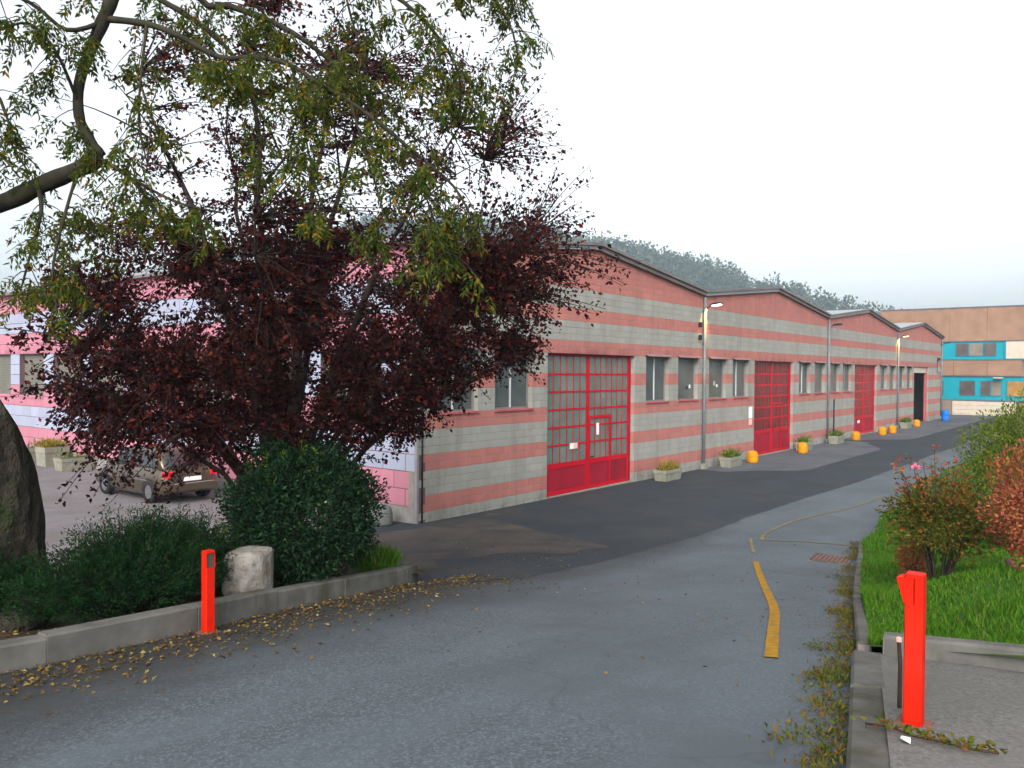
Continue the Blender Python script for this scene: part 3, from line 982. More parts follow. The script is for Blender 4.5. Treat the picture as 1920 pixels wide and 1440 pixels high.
for k, (x, y, lab) in enumerate(((55.4, -1.0, 'blue plastic drum outside, right of the dark open doorway'), (ox0 + .42, .75, 'blue drum half hidden behind the left jamb of the open doorway'))):
    tag(bd.build('blue_drum', M['blue'], None, (x + (4.2 if k == 0 else 0), y, g(x, y) + .004 if k == 0 else -.015)), lab, 'drum', 'blue drums')

# downpipes, cable, sensor boxes
for k in range(NB):
    x = LB * (k + 1) - (.03 if k < 3 else .4)
    p = MB(); p.tube([(x, -.08, 6.72), (x, -.08, .10)], .06, 10)
    for z in (1.2, 3.0, 4.9, 6.2):
        p.box(x - .075, x + .075, -.09, -.004, z - .02, z + .02)
    dp = p.build('downpipe', M['pipe'], wh)
    MB().bbox(x - .13, x + .13, -.22, -.005, -.1, .16, .02).build('pipe_shoe', M['concrete'], dp)
p = MB(); p.tube([(32.9, -.05, -.05), (32.9, -.05, 2.3)], .035, 8); p.build('short_pipe', M['black_metal'], wh)
for z in (5.62, 5.12):
    s = MB(); s.bbox(15.38, 15.47, -.16, -.02, z - .10, z + .10, .015); s.box(15.41, 15.44, -.02, .01, z - .02, z + .02)
    s.build('sensor_box', M['black_metal'], wh)

# wall lamps
def wall_lamp(x, lit, label):
    root = empty('wall_lamp', (x, 0, 6.38))
    root.scale = (.8, .72, .8)
    tag(root, label, 'lamp', 'lamps on the warehouse front')
    a = MB(); a.tube([(0, .005, -.16), (0, -.12, -.12), (0, -.42, .0)], .025, 8); a.box(-.08, .08, -.015, -.003, -.26, -.06)
    a.build('bracket', M['black_metal'], root)
    h = MB()
    rings = []
    for t, w, hh in ((0, .09, .05), (.12, .14, .09), (.40, .20, .10), (.62, .19, .07), (.70, .12, .03)):
        y = -.36 - t; zc = .02 + t * .10
        rings.append([(-w, y, zc - .02), (w, y, zc - .02), (w * .8, y, zc + hh * .7), (0, y, zc + hh), (-w * .8, y, zc + hh * .7)])
    h.loft(rings); h.build('lamp_head', M['black_metal'], root)
    ln = MB()
    ln.add([(-.155, -.50, .005), (.155, -.50, .005), (.155, -.99, .054), (-.155, -.99, .054), (-.12, -.55, -.035), (.12, -.55, -.035), (.12, -.94, .004), (-.12, -.94, .004)],
           [(4, 5, 6, 7), (0, 1, 5, 4), (1, 2, 6, 5), (2, 3, 7, 6), (3, 0, 4, 7)])
    ln.build('lens', M['lamp_on_white'] if lit == 1 else M['lamp_on_warm'] if lit == 2 else M['lamp_off'], root)
    if lit:
        l = bpy.data.lights.new('lamp_light', 'SPOT')
        l.energy = 130 if lit == 1 else 220
        l.color = (1.0, .62, .12)
        l.spot_size = R(80); l.spot_blend = .9; l.shadow_soft_size = .08
        lo = link('lamp_light', l, root, (0, -.26, -.14))
        lo.rotation_euler = (R(24), 0, 0)
    return root
wall_lamp(LB + .02, 1, 'lit wall lamp glowing white, nearest on the striped warehouse')
wall_lamp(2 * LB + .02, 0, 'unlit black wall lamp over the downpipe between the second and third gables')
wall_lamp(3 * LB + .02, 2, 'lit wall lamp with warm glow before the last gable')
wall_lamp(XE - .6, 0, 'small unlit wall lamp at the far end of the warehouse')

# ------------------------------------------------------------------ buildings behind
bb = empty('brick_building', (72, 0, 0))
tag(bb, 'buff brick factory with turquoise window bands at the end of the road', 'building')
Y0, Y1 = -5.3, 7.05
def band(name, y0, y1, z0, z1, mat, x0=0, x1=.5, parent=bb):
    return MB().box(x0, x1, y0, y1, z0, z1).build(name, mat, parent)
n = 4
for k in range(n):
    a, b = Y0 + (Y1 - Y0) * k / n, Y0 + (Y1 - Y0) * (k + 1) / n
    band('brick_panel', a + .012, b - .012, 6.92, 10.0, M['brick'])
for k in range(3):
    a, b = Y0 + (3.3 + 5.0) * k / 3 + .25, Y0 + (3.3 + 5.0) * (k + 1) / 3 + .25
    band('brick_panel', a + .012, b - .012, 3.66, 5.12, M['brick'], -.15, .5)
band('core', Y0 + .02, Y1 - .02, -.5, 9.9, M['brick_seam'], .06, 20)
band('parapet_cap', Y0 - .05, Y1 + .05, 10.002, 10.10, M['slate'], -.06, 20)
band('ledge', Y0, Y1, 6.82, 6.915, M['slate'], -.08, .05)
band('ledge', Y0, Y1, 5.125, 5.22, M['teal_dark'], -.22, .05)
band('ledge', Y0, Y1, 3.56, 3.655, M['slate'], -.10, .05)
band('ledge', Y0, Y1, 1.28, 1.40, M['slate'], -.08, .05)
band('spandrel', Y0, Y1, 5.222, 6.818, M['teal'], .02, .05)
band('spandrel', Y0, Y1, 1.402, 3.558, M['teal'], .02, .05)
def far_window(y0, y1, z0, z1, gm, n=1):
    w = band('window', y0, y1, z0, z1, M['teal_dark'], -.03, .03)
    for k in range(n):
        a, b = y0 + (y1 - y0) * k / n, y0 + (y1 - y0) * (k + 1) / n
        MB().box(-.042, -.034, a + .05, b - .05, z0 + .06, z1 - .06).build('pane', gm[k % len(gm)], w)
far_window(-3.0, .35, 5.45, 6.72, [M['glass_far'], M['glass_far2']], 3)
far_window(-1.35, .0, 1.75, 3.2, [M['glass_far']])
far_window(-3.45, -1.75, 1.75, 3.2, [M['glass_far2'], M['glass_far']], 2)
far_window(-5.2, -3.85, 1.75, 3.2, [M['glass_orange']])
far_window(1.3, 3.6, 1.75, 3.2, [M['glass_far']], 2)
band('cream_panel', Y0, -3.75, 5.24, 6.80, M['cream'], -.04, .015)
band('corner_strip', -3.74, -3.55, 5.24, 6.80, M['teal_dark'], -.045, .015)
for k in range(4):
    band('loading_shutter_slat', -4.6, .55, -.35 + k * .40 + .02, .05 + k * .40, M['cream'], -.06, .05)
band('pillar', .60, 1.9, -.4, 1.27, M['brick_seam'], -.12, .05)
sh = MB()
sh.box(-1.1, -.2, -3.6, -2.9, 3.42, 3.52)
sh.build('light_box', M['cream'], bb)

wbd = empty('white_building', (73.5, -5.6, 0))
tag(wbd, 'white taller block beside the brick factory, at the right edge', 'building')
MB().box(0, 14, -16, 0, -.5, 11.6).build('wall', M['cream'], wbd)
MB().box(-.15, 14.2, -16.2, .15, 11.602, 11.8).build('roof_edge', M['slate'], wbd)
for k in range(4):
    for j, z in enumerate((1.2, 5.2, 8.4)):
        w = MB().box(-.03, .02, -3.2 - k * 3.6, -1.2 - k * 3.6, z, z + 1.8).build('window', M['slate'], wbd)
        MB().box(-.04, -.032, -3.1 - k * 3.6, -1.3 - k * 3.6, z + .1, z + 1.7).build('pane', M['glass_far'], w)

# ------------------------------------------------------------------ wooded hill
RIDGE = [(1950, 4), (1750, 7), (1680, 15), (1500, 27), (1300, 42), (1100, 53), (900, 61), (700, 60), (400, 40), (100, 17), (-250, 6)]
ch, shh = math.cos(HEAD), math.sin(HEAD)
HS = 1.83
def ridge_pt(px, d=640):
    r = (px - 960) / 1506.0
    return Vector((-13.76 + (ch + r * shh) * d, -13.72 + (shh - r * ch) * d, 0))
hp = [(ridge_pt(px), h * HS) for px, h in RIDGE]
outd = Vector((ch, shh, 0))
hv, hf = [], []
NT = 13
rows_h = []
for i in range(len(hp) - 1):
    for k in range(6):
        t = k / 6
        rows_h.append((hp[i][0].lerp(hp[i + 1][0], t), hp[i][1] + (hp[i + 1][1] - hp[i][1]) * t))
rows_h.append(hp[-1])
def hill_off(j): return -190 + 380 * j / (NT - 1)
def hill_h(h, s): return h * max(0, 1 - (s / 187) ** 2) - .6
for i, (p, h) in enumerate(rows_h):
    for j in range(NT):
        s = hill_off(j)
        q = p + outd * s
        hv.append((q.x, q.y, hill_h(h, s) + 1.5 * math.sin(i * .9 + j * 1.3)* (1 if 0 < j < NT - 1 else 0)))
for i in range(len(rows_h) - 1):
    for j in range(NT - 1):
        a = i * NT + j
        hf.append((a, a + 1, a + NT + 1, a + NT))
hm = MB(); hm.add(hv, hf, 0, True)
tag(hm.build('hill', M['far_ground']), 'low hill behind the warehouse', kind='structure')
Cs, Ds, Ls, Ws = [], [], [], []
tr = MB()
for k in range(1500):
    i = random.randrange(len(rows_h) - 1); t = random.random()
    p = rows_h[i][0].lerp(rows_h[i + 1][0], t); h = rows_h[i][1] + (rows_h[i + 1][1] - rows_h[i][1]) * t
    s = random.uniform(-140, 30)
    if h < 16: continue
    q = p + outd * s; zb = hill_h(h, s) - .8
    H = random.choice((random.uniform(8, 15), random.uniform(12, 21))); Rr = H * random.uniform(.26, .44)
    n_ = 60
    u = unit(n_); rad = rng.uniform(.45, 1.0, (n_, 1))
    c = u * rad * np.array([Rr, Rr, H * .40]) + np.array([q.x, q.y, zb + H * .62])
    Cs.append(c); Ds.append(u + rng.normal(size=(n_, 3)) * .8); Ls.append(rng.uniform(1.6, 3.4, n_)); Ws.append(rng.uniform(1.2, 2.5, n_))
    if k % 3 == 0:
        tr.tube([(q.x, q.y, zb), (q.x + random.uniform(-.4, .4), q.y, zb + H * .8)], [.4, .15], 4, 1)
fo = leaf_object('forest', np.concatenate(Cs), np.concatenate(Ds), np.concatenate(Ls), np.concatenate(Ws), M['forest'])
tag(fo, 'hazy autumn woodland covering the hill', 'woodland', kind='stuff')
tro = tr.build('forest_trunks', [M['bark'], M['bark']], fo)
tag(tro, kind='stuff')
def mast(px, d, z0, h, label):
    p = ridge_pt(px, d)
    r = empty('pylon', (p.x, p.y, z0)); tag(r, label, 'pylon', 'faint masts on the hill')
    m_ = MB()
    for sx, sy in ((-1, -1), (1, -1), (1, 1), (-1, 1)):
        m_.tube([(sx * 1.0, sy * 1.0, 0), (sx * .15, sy * .15, h)], .10, 4)
    for q in range(6):
        w = 1.0 - .85 * q / 6; zz = h * q / 6; w2 = 1.0 - .85 * (q + 1) / 6; z2 = h * (q + 1) / 6
        m_.tube([(-w, -w, zz), (w2, -w2, z2)], .06, 4); m_.tube([(w, w, zz), (-w2, w2, z2)], .06, 4)
    m_.build('lattice', M['pipe'], r)
    for q, wd in ((.80, 2.6), (.90, 2.0)):
        MB().tube([(-wd * .6, wd * .8, h * q), (0, 0, h * q + .4), (wd * .6, -wd * .8, h * q)], .08, 4).build('crossarm', M['pipe'], r)
mast(1490, 640, 49, 29, 'faint lattice mast on the ridge above the second gable')
mast(1653, 640, 38, 22, 'faint lattice mast beside the brick factory roof')

# ------------------------------------------------------------------ bollards and planters along the front
bp = MB()
bp.lathe([(.22, 0), (.235, .02), (.24, .20), (.235, .212), (.235, .225), (.24, .237), (.238, .32), (.215, .41), (.165, .475), (.09, .505), (.02, .51)], n=20)
bme = bp.mesh('bollard', M['yellow'])
spots = [(19.2, -.76, 'yellow domed bollard left of the second red door'), (24.8, -1.0, 'yellow domed bollard right of the second red door'),
         (34.3, -.87, 'yellow domed bollard in front of the third red door'), (39.6, -1.0, 'yellow domed bollard just right of the third red door'),
         (41.7, -1.1, 'yellow domed bollard, farther of the pair past the third red door'), (49.9, -.85, 'pale yellow bollard beside the farthest planter')]
for x, y, lab in spots:
    o = link('bollard', bme, None, (x, y, g(x, y) + .012), random.uniform(0, 6))
    tag(o, lab, 'bollard', 'yellow bollards along the warehouse')
o = MB().lathe([(.20, 0), (.21, .05), (.20, .30), (.17, .42), (.09, .48), (.02, .50)], n=18).build('bollard', M['grey_bollard'], None, (-.55, .55, g(-.55, .55) + .01))
tag(o, 'grey concrete bollard at the near corner of the warehouse', 'bollard')

def planter(x, y, lx, ly, h, label, plant, rz=0, group='concrete planters along the warehouse', lm='leaf_planter'):
    root = empty('planter', (x, y, g(x, y) + .012), rz)
    tag(root, label, 'planter', group)
    t = .05
    m_ = MB()
    def ring(e, z): return [(-lx / 2 + e, -ly / 2 + e, z), (lx / 2 - e, -ly / 2 + e, z), (lx / 2 - e, ly / 2 - e, z), (-lx / 2 + e, ly / 2 - e, z)]
    m_.loft([ring(.05, 0), ring(.02, h * .7), ring(0, h * .72), ring(0, h), ring(t, h), ring(t, h - .10)])
    m_.build('trough', M['concrete'], root)
    for s in (-1, 1):
        MB().box(s * lx * .3 - .06, s * lx * .3 + .06, -ly / 2 + .045, ly / 2 - .045, -.012, .03).build('foot', M['concrete'], root)
    so = MB(); so.box(-lx / 2 + t + .003, lx / 2 - t - .003, -ly / 2 + t + .003, ly / 2 - t - .003, h - .12, h - .05); so.build('soil', M['soil'], root)
    n_ = int(240 * lx * plant)
    c = np.stack([rng.uniform(-lx / 2 + .08, lx / 2 - .08, n_), rng.uniform(-ly / 2 + .07, ly / 2 - .07, n_), np.full(n_, h - .06)], 1)
    d = unit(n_) * .7 + np.array([0, 0, 1.0]); d[:, 2] = np.abs(d[:, 2])
    c2 = c + d * rng.uniform(0, .16, (n_, 1))
    leaf_object('foliage', c2, d, rng.uniform(.10, .26, n_), rng.uniform(.025, .05, n_), M[lm], root)
    return root
planter(11.8, -.62, 1.25, .5, .38, 'pale concrete planter with yellowing plants beside the first red door', .8, lm='leaf_yellowing')
planter(17.35, -.6, 1.25, .5, .40, 'mossy concrete planter with grassy tufts, left of the second red door', 1.2)
planter(26.2, -.62, 1.25, .5, .42, 'pale concrete planter right of the second red door', .8)
planter(31.5, -.62, 1.35, .5, .42, 'dark weathered planter left of the third red door', 1.0)
planter(47.7, -.62, 1.4, .5, .42, 'farthest concrete planter, near the dark open doorway', 1.8)
planter(-.62, 18.8, .9, .8, .72, 'square pale planter with yellow green plant along the side wall', 2.4, .05, 'planters along the side wall', 'leaf_yellowing')
planter(-.60, 20.6, 1.0, .7, .55, 'low grey planter along the side wall beside the dark boulder', .3, .02, 'planters along the side wall')
planter(-.62, 16.9, 1.2, .7, .45, 'whitish low planter along the side wall in front of the car', .3, .0, 'planters along the side wall')

# ------------------------------------------------------------------ parked car
def build_car():
    car = empty('parked_car', (-1.78, 9.0, g(-1.78, 9) + .012), R(90))
    tag(car, 'bronze brown hatchback parked beside the side wall behind the plum tree', 'car')
    # length along local x (front = +x)
    st = [(-2.05, .56, .42, .80), (-1.98, .74, .30, .92), (-1.7, .82, .24, .98), (-1.2, .845, .20, .97), (-.4, .85, .20, .95), (.5, .85, .20, .93), (1.05, .84, .20, .92), (1.5, .82, .22, .84), (1.85, .74, .26, .76), (2.03, .52, .36, .66)]
    rings = []
    for x, w, zb, zt in st:
        rings.append([(x, -w * .92, zb), (x, w * .92, zb), (x, w, zb + .12), (x, w, (zb + zt) / 2 + .08), (x, w * .95, zt - .06), (x, w * .88, zt), (x, -w * .88, zt), (x, -w * .95, zt - .06), (x, -w, (zb + zt) / 2 + .08), (x, -w, zb + .12)])
    b = MB(); b.loft(rings, True, 0, True); b.build('body', M['car'], car)
    gh = [(-1.86, .70, .95, 1.00), (-1.55, .68, .95, 1.36), (-1.1, .64, .94, 1.47), (-.2, .63, .93, 1.50), (.35, .64, .92, 1.44), (1.15, .72, .91, .95)]
    rings = [[(x, -w - .10, z0), (x, w + .10, z0), (x, w, z1 - .05), (x, w - .12, z1), (x, -w + .12, z1), (x, -w, z1 - .05)] for x, w, z0, z1 in gh]
    c = MB(); c.loft(rings, True, 0, True); c.build('cabin', M['car'], car)
    for s in (-1, 1):
        for (xa, xb, xa2, xb2) in ((-1.5, -.72, -1.28, -.68), (-.62, .20, -.60, .15), (.28, .90, .25, .42)):
            w0, w1 = .735, .665
            m_ = MB()
            P = [(xa, s * (w0 + .03), 1.0), (xb, s * (w0 + .03), 1.0), (xb2, s * (w1 + .02), 1.38), (xa2, s * (w1 + .02), 1.38)]
            Q = [(p[0], p[1] - s * .03, p[2]) for p in P]
            m_.add(P + Q, [(0, 1, 2, 3), (4, 7, 6, 5), (0, 4, 5, 1), (1, 5, 6, 2), (2, 6, 7, 3), (3, 7, 4, 0)])
            m_.build('side_window', M['glass_car'], car)
        MB().box(-1.2, 1.0, s * .852 - .012, s * .852 + .012, .60, .64).build('side_trim', M['chrome'], car)
        for x in (-.55, .32):
            MB().bbox(x, x + .16, s * .86 - .015, s * .86 + .015, .83, .86, .006).build('door_handle', M['chrome'], car)
        mrr = MB(); mrr.bbox(.72, .84, s * .86 - .02 + (0 if s > 0 else -.12), s * .86 + .14 + (0 if s > 0 else -.12), .97, 1.10, .02); mrr.build('mirror', M['car'], car)
        tl = MB(); tl.bbox(-2.06, -1.86, min(s * .55, s * .78), max(s * .55, s * .78), .74, .90, .02); tl.build('tail_light', M['tail'], car)
        hl = MB(); hl.bbox(1.72, 1.98, min(s * .46, s * .72), max(s * .46, s * .72), .60, .74, .02); hl.build('headlight', M['glass_far2'], car)
        for x in (-1.28, 1.27):
            tw = MB()
            y0, y1 = s * .66, s * .865
            prof = [(.20, y0), (.29, y0), (.305, y0 + s * .03), (.305, y1 - s * .03), (.285, y1), (.20, y1)]
            rings = [[(x + r * math.cos(6.28318 * k / 22), y, .305 + r * math.sin(6.28318 * k / 22)) for k in range(22)] for r, y in prof]
            tw.loft(rings, False, 0, True); wheel = tw.build('wheel', M['tyre'], car)
            rm = MB()
            rings = [[(x + r * math.cos(6.28318 * k / 18), y, .305 + r * math.sin(6.28318 * k / 18)) for k in range(18)] for r, y in ((.205, y1 - s * .01), (.19, y1 - s * .03), (.06, y1 - s * .005), (.01, y1))]
            rm.loft(rings, True, 0, True); rm.build('rim', M['chrome'], wheel)
            ar = MB()
            rings = [[(x + r * math.cos(math.pi * k / 12), s * .853, .305 + r * math.sin(math.pi * k / 12)) for k in range(13)] for r in (.33, .37)]
            ar.loft(rings, False, 0, False, closed=False); ar.build('wheel_arch', M['black_metal'], car)
    rw = MB()
    P = [(-1.885, -.60, 1.03), (-1.885, .60, 1.03), (-1.60, .52, 1.34), (-1.60, -.52, 1.34)]
    rw.add(P + [(p[0] + .05, p[1], p[2]) for p in P], [(3, 2, 1, 0), (4, 5, 6, 7), (0, 1, 5, 4), (1, 2, 6, 5), (2, 3, 7, 6), (3, 0, 4, 7)])
    rw.build('rear_window', M['glass_car'], car)
    ws = MB()
    P = [(1.10, -.66, .99), (1.10, .66, .99), (.46, .55, 1.41), (.46, -.55, 1.41)]
    ws.add(P + [(p[0] - .05, p[1], p[2] - .02) for p in P], [(0, 1, 2, 3), (7, 6, 5, 4), (0, 4, 5, 1), (1, 5, 6, 2), (2, 6, 7, 3), (3, 7, 4, 0)])
    ws.build('windscreen', M['glass_car'], car)
    MB().bbox(-2.12, -1.96, -.78, .78, .36, .56, .04).build('rear_bumper', M['car'], car)
    MB().bbox(-2.135, -2.122, -.60, .60, .555, .585, .004).build('bumper_trim', M['chrome'], car)
    MB().bbox(-2.085, -2.06, -.26, .26, .62, .73, .004).build('number_plate', M['plate'], car)
    MB().bbox(1.92, 2.08, -.74, .74, .30, .50, .04).build('front_bumper', M['car'], car)
    return car
build_car()

# ------------------------------------------------------------------ red photocell posts
def red_post(x, y, z, h, face, label):
    """square steel post with a hooded sensor recess; face = +1 looks to +y, -1 to -y"""
    r = empty('gate_post', (x, y, z)); tag(r, label, 'post', 'red gate sensor posts')
    w = .041
    p = MB()
    c = .006
    def ring(z_, e=0, y0=-w, y1=w): return [(-w + c + e, y0 + e, z_), (w - c - e, y0 + e, z_), (w - e, y0 + c + e, z_), (w - e, y1 - c - e, z_), (w - c - e, y1 - e, z_), (-w + c + e, y1 - e, z_), (-w + e, y1 - c - e, z_), (-w + e, y0 + c + e, z_)]
    hz = h - .145
    p.loft([ring(-.02), ring(hz)])
    # above: back half only, the sensor sits in the recess
    b0, b1 = (-w, .0) if face > 0 else (0, w)
    p.loft([ring(hz + .0005, 0, b0, b1), ring(h - .022, 0, b0, b1)])
    for sx_ in (-1, 1):
        ya, yb = (b1 + .001, w) if face > 0 else (-w, b0 - .001)
        p.box(min(sx_ * w, sx_ * (w - .005)), max(sx_ * w, sx_ * (w - .005)), ya, yb, hz + .001, h - .0225)
    p.build('shaft', M['orange_red'], r)
    hd = MB()
    f = face
    hd.loft([ring(h - .021), ring(h - .003), ring(h, .004)])
    hd.build('cap', M['orange_red'], r)
    y0, y1 = (0.002, .030) if f > 0 else (-.030, -.002)
    MB().bbox(-.034, .034, y0, y1, hz + .001, h - .022, .004).build('sensor_window', M['glass_dark'], r)
    if f > 0:
        hh = MB()
        hh.add([(-.037, .042, h - .016), (.037, .042, h - .016), (.037, .078, h - .026), (-.037, .078, h - .026), (-.037, .042, h - .15), (.037, .042, h - .15)],
               [(0, 1, 2, 3), (3, 2, 5, 4), (0, 3, 4), (1, 5, 2), (0, 4, 5, 1)])
        hh.build('hood', M['orange_red'], r)
    bs = MB(); bs.box(-.075, .075, -.075, .075, -.03, .004); bs.build('base_plate', M['iron'], r)
    return r
red_post(-9.99, -7.47, g(-9.99, -7.47) + .008, .70, -1, 'orange red square post against the left kerb, dark sensor window near its top')
red_post(-9.52, -12.87, walk_z(-9.52, -12.87) + .004, .73, 1, 'bright orange red square post with hood standing on the right pavement')
st = MB(); st.tube([(0, 0, -.05), (.01, .0, .30), (.015, .01, .42)], [.012, .011, .010], 7)
sk = st.build('garden_stake', M['wood'], None, (-9.25, -12.748, walk_z(-9.25, -12.748) - .08))
tag(sk, 'thin dark stake with pale tip behind the right red post', 'stake')
MB().bbox(.002, .028, -.003, .023, .42, .445, .006).build('tip', M['pink_tip'], sk)

# ------------------------------------------------------------------ rocks
def rock(name, loc, size, mat, seed, label, sub=26, amp=.16, lean=(0, 0), sharp=1.0, boxy=2.0, rz=0):
    r_ = np.random.default_rng(seed)
    nphi, nth = sub, sub * 2
    k_ = r_.normal(size=(9, 3)) * 2.2; ph = r_.uniform(0, 6.28, 9); am = r_.uniform(.3, 1, 9)
    planes = r_.normal(size=(10, 3)); planes /= np.linalg.norm(planes, axis=1, keepdims=True)
    pd = r_.uniform(.68, .95, 10)
    rings = []
    for i in range(nphi + 1):
        th = math.pi * (i + .02) / (nphi + .04)
        ring_ = []
        for j in range(nth):
            f = 2 * math.pi * j / nth
            u = np.array([math.sin(th) * math.cos(f), math.sin(th) * math.sin(f), -math.cos(th)])
            d = float(np.sum(np.abs(u) ** boxy)) ** (-1 / boxy)
            for a_, b_ in zip(planes, pd):
                q = float(a_ @ u)
                if q > .05: d = min(d, (b_ + (.25 if boxy > 2 else 0)) / q)
            d = d * sharp + (1 - sharp)
            nz = float(np.sum(am * np.sin(k_ @ u + ph))) / 9
            nz2 = float(np.sum(am * np.sin(4.1 * (k_ @ u) + ph * 2))) / 9
            nz3 = float(np.sum(am * np.sin(9.7 * (k_ @ u) + ph * 3))) / 9
            d *= 1 + amp * nz + amp * .45 * nz2 + amp * .25 * nz3
            p = u * d * np.array(size)
            p[0] += lean[0] * (p[2] / size[2]); p[1] += lean[1] * (p[2] / size[2])
            ring_.append(tuple(p))
        rings.append(ring_)
    m_ = MB(); m_.loft(rings, True, 0, False)
    o = m_.build(name, mat, None, loc, rz)
    return tag(o, label, 'rock')
zb = bed_z(-9.15, -6.72)
rock('boulder', (-9.12, -6.76, zb + .21), (.20, .20, .27), M['rock_white'], 31, 'small pale rough stone beside the left red post', 30, .06, (.03, 0), 1.0, 7.0, .45)
zb = bed_z(-10.75, -4.7)
rock('boulder', (-11.22, -4.86, zb + .85), (.80, .74, 1.62), M['rock_dark'], 12, 'tall dark mossy boulder at the left edge behind the juniper', 60, .30, (-.16, .08), 1.0, 2.7)
rock('boulder', (-11.05, -6.15, bed_z(-11.05, -6.15) + .06), (.35, .25, .16), M['rock_dark'], 21, 'low flat dark stone under the juniper at the left edge', 14, .1)

# ------------------------------------------------------------------ plum tree
def bez(p0, p1, p2, n):
    return [p0 * ((1 - t) ** 2) + p1 * (2 * t * (1 - t)) + p2 * (t * t) for t in [i / n for i in range(n + 1)]]

def plum_tree():
    bx_, by_ = -7.4, -4.85
    zb = bed_z(bx_, by_)
    root = empty('plum_tree', (bx_, by_, zb))
    tag(root, 'large purple leaved plum tree with dark spreading crown in the left bed', 'tree')
    r_ = random.Random(11)
    w = MB(); nodes = []
    base = Vector((0, 0, -.1)); fork = Vector((.05, -.02, .75))
    w.tube([base, Vector((.02, 0, .3)), fork], [.17, .14, .13], 9)
    limbs = []
    # (azimuth deg, reach, height of the tip, radius)
    spec = [(20, 1.2, 6.7, .075), (80, 1.6, 6.2, .07), (150, 1.7, 6.3, .07), (215, 1.5, 6.6, .075), (275, 1.8, 6.2, .07), (330, 2.3, 5.8, .07), (0, 2.9, 4.0, .055), (60, 2.9, 4.0, .05), (118, 3.0, 3.7, .055), (170, 3.0, 3.6, .05), (235, 2.9, 4.1, .055), (300, 3.2, 4.3, .06), (345, 2.4, 2.9, .045), (140, 2.3, 2.5, .045), (95, 2.2, 2.7, .04), (260, 2.2, 2.8, .045), (205, 2.0, 2.4, .04), (310, 2.9, 2.9, .05)]
    for az, reach, hz, rad in spec:
        a = R(az + r_.uniform(-10, 10))
        tip = Vector((math.cos(a) * reach, math.sin(a) * reach, hz + r_.uniform(-.25, .25)))
        ctl = Vector((math.cos(a) * reach * .42, math.sin(a) * reach * .42, fork.z + (hz - fork.z) * (.62 if hz > 5 else .55)))
        P = bez(fork + Vector((0, 0, -.15)), ctl, tip, 11)
        P = [p + Vector((r_.uniform(-.05, .05), r_.uniform(-.05, .05), r_.uniform(-.04, .04))) * (1 if 0 < i else 0) for i, p in enumerate(P)]
        w.tube(P, [rad * (1 - .82 * i / 11) for i in range(12)], 7)
        for i, p in enumerate(P[3:]): nodes.append((p, rad * (1 - .82 * (i + 3) / 11)))
        for q in range(4):
            i = r_.randrange(4, 10)
            a2 = a + r_.choice((-1, 1)) * r_.uniform(.5, 1.2)
            ln = r_.uniform(.7, 1.5)
            t2 = P[i] + Vector((math.cos(a2) * ln, math.sin(a2) * ln, r_.uniform(.1, 1.0)))
            Q = bez(P[i], P[i].lerp(t2, .5) + Vector((0, 0, .18)), t2, 6)
            r0 = rad * (1 - .82 * i / 11) * .6
            w.tube(Q, [r0 * (1 - .75 * k / 6) for k in range(7)], 5)
            for p in Q[1:]: nodes.append((p, r0 * .6))
    NP = np.array([list(p) for p, _ in nodes])
    prof = [(.9, 2.3), (1.3, 2.2), (1.6, 2.2), (2.3, 2.65), (3.3, 3.2), (4.0, 3.3), (5.0, 3.05), (6.0, 2.6), (6.8, 2.0), (7.4, 1.2), (7.7, .1)]
    cofs = [(.9, -.9), (1.3, -.7), (1.7, -.4), (2.3, -.10), (3.0, .45), (4.0, 1.1), (5.0, 1.15), (6.0, .95), (7.0, .45), (7.7, .3)]
    C, D = [], []
    tw = MB()
    cnt = 0
    while cnt < 4150:
        low = r_.random() < .73
        z = (r_.uniform(.95, 1.7) if r_.random() < .03 else r_.uniform(1.75, 4.3)) if low else r_.uniform(3.6, 7.15)
        Rm = lerp_table(prof, z)
        a = r_.uniform(0, 6.28318)
        rr = Rm * math.sqrt(r_.uniform(.04, 1)) * (1 + .10 * math.sin(3 * a + z * 1.7) + .07 * math.sin(7 * a - z * 2.3))
        if r_.random() < .03: rr *= 1.1
        co = lerp_table(cofs, z)
        t = Vector((.618 * co + math.cos(a) * rr, -.786 * co + math.sin(a) * rr, z))
        # gaps
        if math.sin(t.x * 2.1 + 1.3) * math.sin(t.y * 2.3) * math.sin(t.z * 2.0 + .4) > (.30 if low else .24): continue
        dd = ((NP - np.array(t)) ** 2).sum(1) + .35 * np.maximum(0, NP[:, 2] - t.z)
        k = int(dd.argmin()); p0 = nodes[k][0]
        L_ = (t - p0).length
        if L_ > 2.1: continue
        cnt += 1
        mid = p0.lerp(t, .5) + Vector((r_.uniform(-.08, .08), r_.uniform(-.08, .08), .10 * L_))
        Q = bez(p0, mid, t, 4)
        tw.tube(Q, [max(.0035, .010 * (1 - .7 * i / 4)) for i in range(5)], 3, 0, True, False)
        nl = 27 if low else 21
        ts = np.linspace(.25, 1.0, nl) ** .8
        q = np.array([list(p0 * ((1 - s) ** 2) + mid * (2 * s * (1 - s)) + t * (s * s)) for s in ts])
        C.append(q + rng.normal(size=q.shape) * .045)
        dirv = np.array(list((t - mid).normalized()))
        D.append(unit(nl) * .9 + dirv * .5 + np.array([0, 0, -.25]))
    C = np.concatenate(C); D = np.concatenate(D)
    n_ = len(C)
    w.build('trunk', M['bark'], root)
    tag(tw.build('twigs', M['bark'], root), kind='stuff')
    L = rng.uniform(.032, .08, n_)
    leaf_object('crown', C, D, L, L * rng.uniform(.5, .75, n_), M['leaf_plum'], root)
plum_tree()

